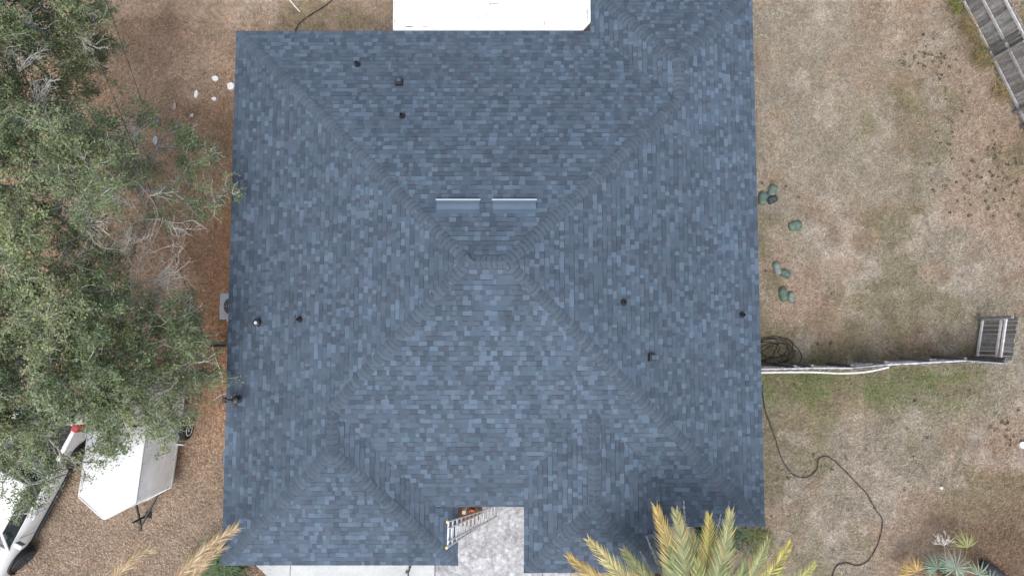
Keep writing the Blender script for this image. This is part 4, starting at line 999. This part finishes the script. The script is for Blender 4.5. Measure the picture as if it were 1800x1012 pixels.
clump('shrub', 383, 1000, 2600, .5, [(.045, .09, .02), (.07, .13, .03), (.03, .06, .02)], 'dark green feathery shrub at the lower left roof corner', 'shrub', .32, wd=.02, up=1.3)
clump('shrub', 1262, 925, 1500, .5, [(.03, .07, .025), (.05, .10, .03), (.025, .05, .02)], 'dark green bush between the palm fronds at the roof edge', 'shrub', .28, wd=.03, up=1.2)
clump('shrub', 1330, 948, 500, .28, [(.09, .12, .03), (.16, .16, .05)], 'small green weeds below the lower right roof corner', 'weeds', .2)

# ================================================================ PALMS
def frond(root, base, tip, rise, lw, cols, nleaf=64, dead=False, name='frond', droop=.25, wl=.028):
    base, tip = Vector(base), Vector(tip); mid = base.lerp(tip, .5) + Vector((0, 0, rise)); ql = []; qc = []
    bz = lambda t: base * (1 - t) ** 2 + mid * (2 * t * (1 - t)) + tip * t * t
    g = MB(); cr = (.26, .26, .12) if not dead else (.3, .28, .27); g.col = cr
    pts = [bz(i / 14) for i in range(15)]; g.tube(pts, [.028 * (1 - .85 * i / 14) + .003 for i in range(15)], 5)
    for i in range(nleaf):
        t = .16 + .84 * (i / (nleaf - 1)) ** .95; p = bz(t); d = (bz(min(1, t + .01)) - bz(t - .01)).normalized(); sdv = d.cross(Vector((0, 0, 1))).normalized(); up_ = sdv.cross(d)
        env = min(1, (t - .05) * 4.0) * (1 - .62 * max(0, (t - .55) / .45) ** 1.6)
        for s in (-1, 1):
            L = lw * env * random.uniform(.7, 1.2); k = random.uniform(.6, 1.4); fw = 1.0 + 1.0 * t ** 2 + random.uniform(-.15, .2)
            if dead: L *= random.uniform(.3, .6); fw = 2.2
            dr = (sdv * s + d * fw + up_ * random.uniform(.05, .5) * (0 if dead else 1)).normalized(); e1 = p + dr * L * .55; e2 = p + (dr + Vector((0, 0, -droop * (2 if dead else 1)))).normalized() * L
            wv = dr.cross(up_ + sdv * s * .5 + Vector((random.uniform(-.4, .4),) * 3)).normalized() * wl / 2
            c = np.array(cols[0]) * (1 - t) + np.array(cols[1]) * t; c = (c * .85 + c.mean() * .15) * k * np.array([.93, 1.04, .95])
            if random.random() < .06: c = np.array(cols[2]) * k
            ql += [[p - wv * .6, p + wv * .6, e1 + wv, e1 - wv], [e1 - wv, e1 + wv, e2 + wv * .12, e2 - wv * .12]]; qc += [c, c * np.array([1.18, 1.1, 1.0])]
    b = len(g.v); g.v += [tuple(v) for q_ in ql for v in q_]; g.f += [(b + 4 * i, b + 4 * i + 1, b + 4 * i + 2, b + 4 * i + 3) for i in range(len(ql))]; g.c += [(*c, 1) for c in qc]
    return g.build(name, M['palm'], root)
pc = at(1215, 1135, 5.0); palm = empty('date_palm', (pc.x, pc.y, 0), label='tall yellow-green feather palm overlapping the bottom roof edge', cat='palm tree')
L_ = lambda p: Vector((p.x - pc.x, p.y - pc.y, p.z))
GN, YL, OR_ = (.15, .19, .10), (.40, .37, .18), (.50, .33, .15)
g = MB(); g.col = (.16, .12, .09); g.tube([(0, 0, -.1), (.05, 0, 1.5), (0, .05, 3), (0, 0, 4.9)], [.30, .24, .22, .26], 14)
for k in range(60):
    t = k * 2.4; zz = .4 + k * .075; g.box((.25 * math.cos(t), .25 * math.sin(t), zz), (.1, .1, .12), t)
g.build('trunk', M['bark'], palm)
tips = [(1000, 978, 4.3, (.30, .26, .12), (.58, .36, .10)), (1036, 950, 4.7, GN, (.6, .46, .2)), (1098, 968, 4.9, (.17, .19, .08), (.26, .26, .12)), (1154, 893, 5.3, (.24, .24, .09), (.62, .40, .12)), (1188, 898, 5.6, GN, YL),
        (1247, 908, 5.2, (.2, .22, .07), (.52, .40, .11)), (1284, 900, 5.6, GN, YL), (1349, 950, 5.0, GN, YL), (1388, 955, 4.8, (.24, .25, .09), (.56, .44, .11)), (1432, 992, 4.3, GN, (.55, .48, .16)),
        (1125, 1000, 5.2, GN, YL), (1225, 985, 5.8, GN, (.44, .42, .16)), (1310, 990, 5.4, GN, (.36, .37, .17)), (1170, 960, 5.6, GN, (.34, .36, .17)), (1265, 960, 5.7, GN, (.36, .37, .18)), (1215, 940, 5.3, GN, (.38, .36, .16)), (1375, 1000, 4.9, GN, (.38, .38, .16)), (1075, 1010, 4.9, GN, YL)]
for (x, y, z, c1, c2) in tips:
    tp_ = at(x, y, z); frond(palm, L_(pc) + Vector((random.uniform(-.12, .12), .1, 0)), L_(tp_), 1.05, .52, (c1, c2, OR_), nleaf=92, wl=.024)
for an in range(200, 345, 18):
    t = R(an); frond(palm, L_(pc), (2.8 * math.cos(t), 2.8 * math.sin(t), 4.6), 1.2, .46, (GN, YL, OR_), nleaf=44)
for (x, y, z, zb) in ((1137, 944, 3.9, 0), (1126, 970, 3.8, 0), (1202, 882, 4.3, 0), (1219, 930, 3.9, 0), (1326, 950, 3.9, 0), (1267, 905, 3.9, 0), (1410, 1000, 3.6, 0)):
    tp_ = at(x, y, z); frond(palm, L_(pc) + Vector((0, .1, -.5)), L_(tp_), .35, .30, ((.30, .28, .28), (.42, .40, .42), (.25, .2, .2)), nleaf=60, dead=True, name='dead_frond', wl=.02)
# plume fronds at lower left
def plume(bx, by, bz, tx, ty, tz, label, n=7, lw=.34):
    b0 = at(bx, by, bz); root = empty('dry_palm_frond', (b0.x, b0.y, 0), label=label, cat='palm frond'); t0 = at(tx, ty, tz)
    base = Vector((0, 0, bz)); tip = t0 - Vector((b0.x, b0.y, 0)); mid = base.lerp(tip, .5) + Vector((0, 0, .3)) + Vector((-.12, .25, 0)); g = MB(); ql = []; qc = []
    bz_ = lambda t: base * (1 - t) ** 2 + mid * (2 * t * (1 - t)) + tip * t * t
    g.col = (.3, .2, .1); g.tube([bz_(i / 10) for i in range(11)], [.022 * (1 - .8 * i / 10) for i in range(11)], 5); g.build('stalk', M['palm'], root)
    g = MB()
    for i in range(330):
        t = random.uniform(.0, 1); p = bz_(t); d = (bz_(min(1, t + .02)) - bz_(max(0, t - .02))).normalized(); sdv = d.cross(Vector((0, 0, 1))).normalized()
        s = random.choice((-1, 1)); dr = (d * random.uniform(1.2, 2.4) + sdv * s * random.uniform(.15, .9) + Vector((0, 0, random.uniform(-.2, .3)))).normalized(); L = lw * random.uniform(.6, 1.25) * (1 if t < .8 else .8)
        e1 = p + dr * L * .6; e2 = p + (dr + sdv * s * .12 + Vector((0, 0, -.25))).normalized() * L; wv = dr.cross(Vector((0, 0, 1))).normalized() * .008
        ql += [[p - wv, p + wv, e1 + wv, e1 - wv], [e1 - wv, e1 + wv, e2 + wv * .1, e2 - wv * .1]]; c = np.array(random.choice(((.46, .36, .22), (.36, .25, .14), (.55, .45, .3), (.26, .17, .09)))) * random.uniform(.8, 1.2); qc += [c, c * 1.1]
    g.v = [tuple(v) for q_ in ql for v in q_]; g.f = [(4 * i, 4 * i + 1, 4 * i + 2, 4 * i + 3) for i in range(len(ql))]; g.c = [(*c, 1) for c in qc]; g.build('leaflets', M['palm'], root)
plume(295, 1040, 3.2, 412, 930, 3.9, 'dry tan feathery frond reaching over the lower left roof corner', lw=.45)
plume(195, 1035, 3.0, 258, 968, 3.0, 'smaller dry tan frond left of the larger one at the bottom', lw=.38)
plume(330, 1040, 2.6, 385, 965, 2.9, 'short dry tan frond drooping over the dark green shrub', lw=.4)

# fan palm lower right
def fanpalm():
    c = at(1672, 1012, .5); root = empty('fan_palm', (c.x, c.y, 0), label='blue-green fan palm at the bottom right corner', cat='palm tree')
    g = MB(); g.col = (.16, .12, .08); g.tube([(0, 0, -.05), (0, -.1, .5)], [.16, .12], 10); g.build('trunk', M['bark'], root)
    BG = (.19, .26, .205); 
    for (px, py, z, L, c1, a0, sp) in ((1680, 997, 1.0, .62, BG, 70, 300), (1648, 998, .9, .55, (.13, .21, .15), 95, 250), (1700, 962, .8, .55, (.24, .26, .10), 100, 150), (1612, 1004, .75, .5, (.40, .27, .10), 110, 180), (1596, 1008, .6, .35, (.42, .30, .10), 130, 150), (1720, 1010, .8, .5, (.22, .28, .2), 60, 200), (1738, 1022, .7, .45, BG, 60, 220), (1650, 1030, .9, .6, BG, 250, 300)):
        q = at(px, py, z) - Vector((c.x, c.y, 0)); g = MB(); g.col = tuple(k * .8 for k in c1); g.tube([(0, 0, .4), Vector((q.x * .5, q.y * .5, z + .1)), q], .012, 5)
        m = max(12, int(sp / 11)); vs = []; 
        for i in range(m):
            a = R(a0 + sp * (i / (m - 1) - .5)); ll = L * random.uniform(.85, 1.1) * (1 - .15 * abs(2 * i / (m - 1) - 1)); d = Vector((math.cos(a), math.sin(a), .15 * math.sin(i * 3.0) - .05)); s = Vector((-math.sin(a), math.cos(a), random.uniform(-.6, .6))) * .022
            k = random.uniform(.75, 1.3); g.col = tuple(min(.9, x_ * k) for x_ in c1)
            e1 = q + d * ll * .5; e2 = q + d * ll + Vector((0, 0, -.08)); g.add([q - s * .2, q + s * .2, e1 + s, e1 - s], [(0, 1, 2, 3)]); g.add([e1 - s, e1 + s, e2 + s * .1, e2 - s * .1], [(0, 1, 2, 3)])
        g.build('leaf', M['palm'], root)
fanpalm()
# dried branching plant above the fan palm
c0 = at(1663, 985); root = empty('dead_plant', c0, label='bare dried branching plant standing above the fan palm', cat='plant'); g = MB(); g.col = (.38, .31, .25)
tp0 = at(1660, 958, .7) - c0; g.tube([(0, 0, 0), tp0 * .5, tp0], .012, 5)
for k in range(26):
    d = Vector((random.gauss(0, .45), random.uniform(.2, 1), random.uniform(-.1, .4))).normalized(); L = random.uniform(.12, .42); g.col = random.choice(((.45, .42, .38), (.36, .29, .24), (.5, .48, .45))); p = tp0 + d * L; m_ = tp0 + d * L * .5 + Vector((random.gauss(0, .03),) * 3)
    g.tube([tp0, m_, p], [.008, .006, .004], 4)
    for j in range(3): e = p + Vector((random.gauss(0, .05), random.gauss(.02, .05), 0)); g.tube([m_.lerp(p, random.random()), e], [.006, .007], 4)
g.build('stems', M['bark'], root)
# dark fallen log
a = at(1726, 990, .15); b = at(1790, 1045, .15); g = MB(); g.tube([a, a.lerp(b, .35) + Vector((.02, .02, .02)), a.lerp(b, .7), b], [.15, .19, .18, .15], 14)
tag(g.build('log', M['log'], smooth=True), 'dark charred log lying at the bottom right corner', 'log')
print('verts', sum(len(o.data.vertices) for o in bpy.data.objects if o.type == 'MESH'))
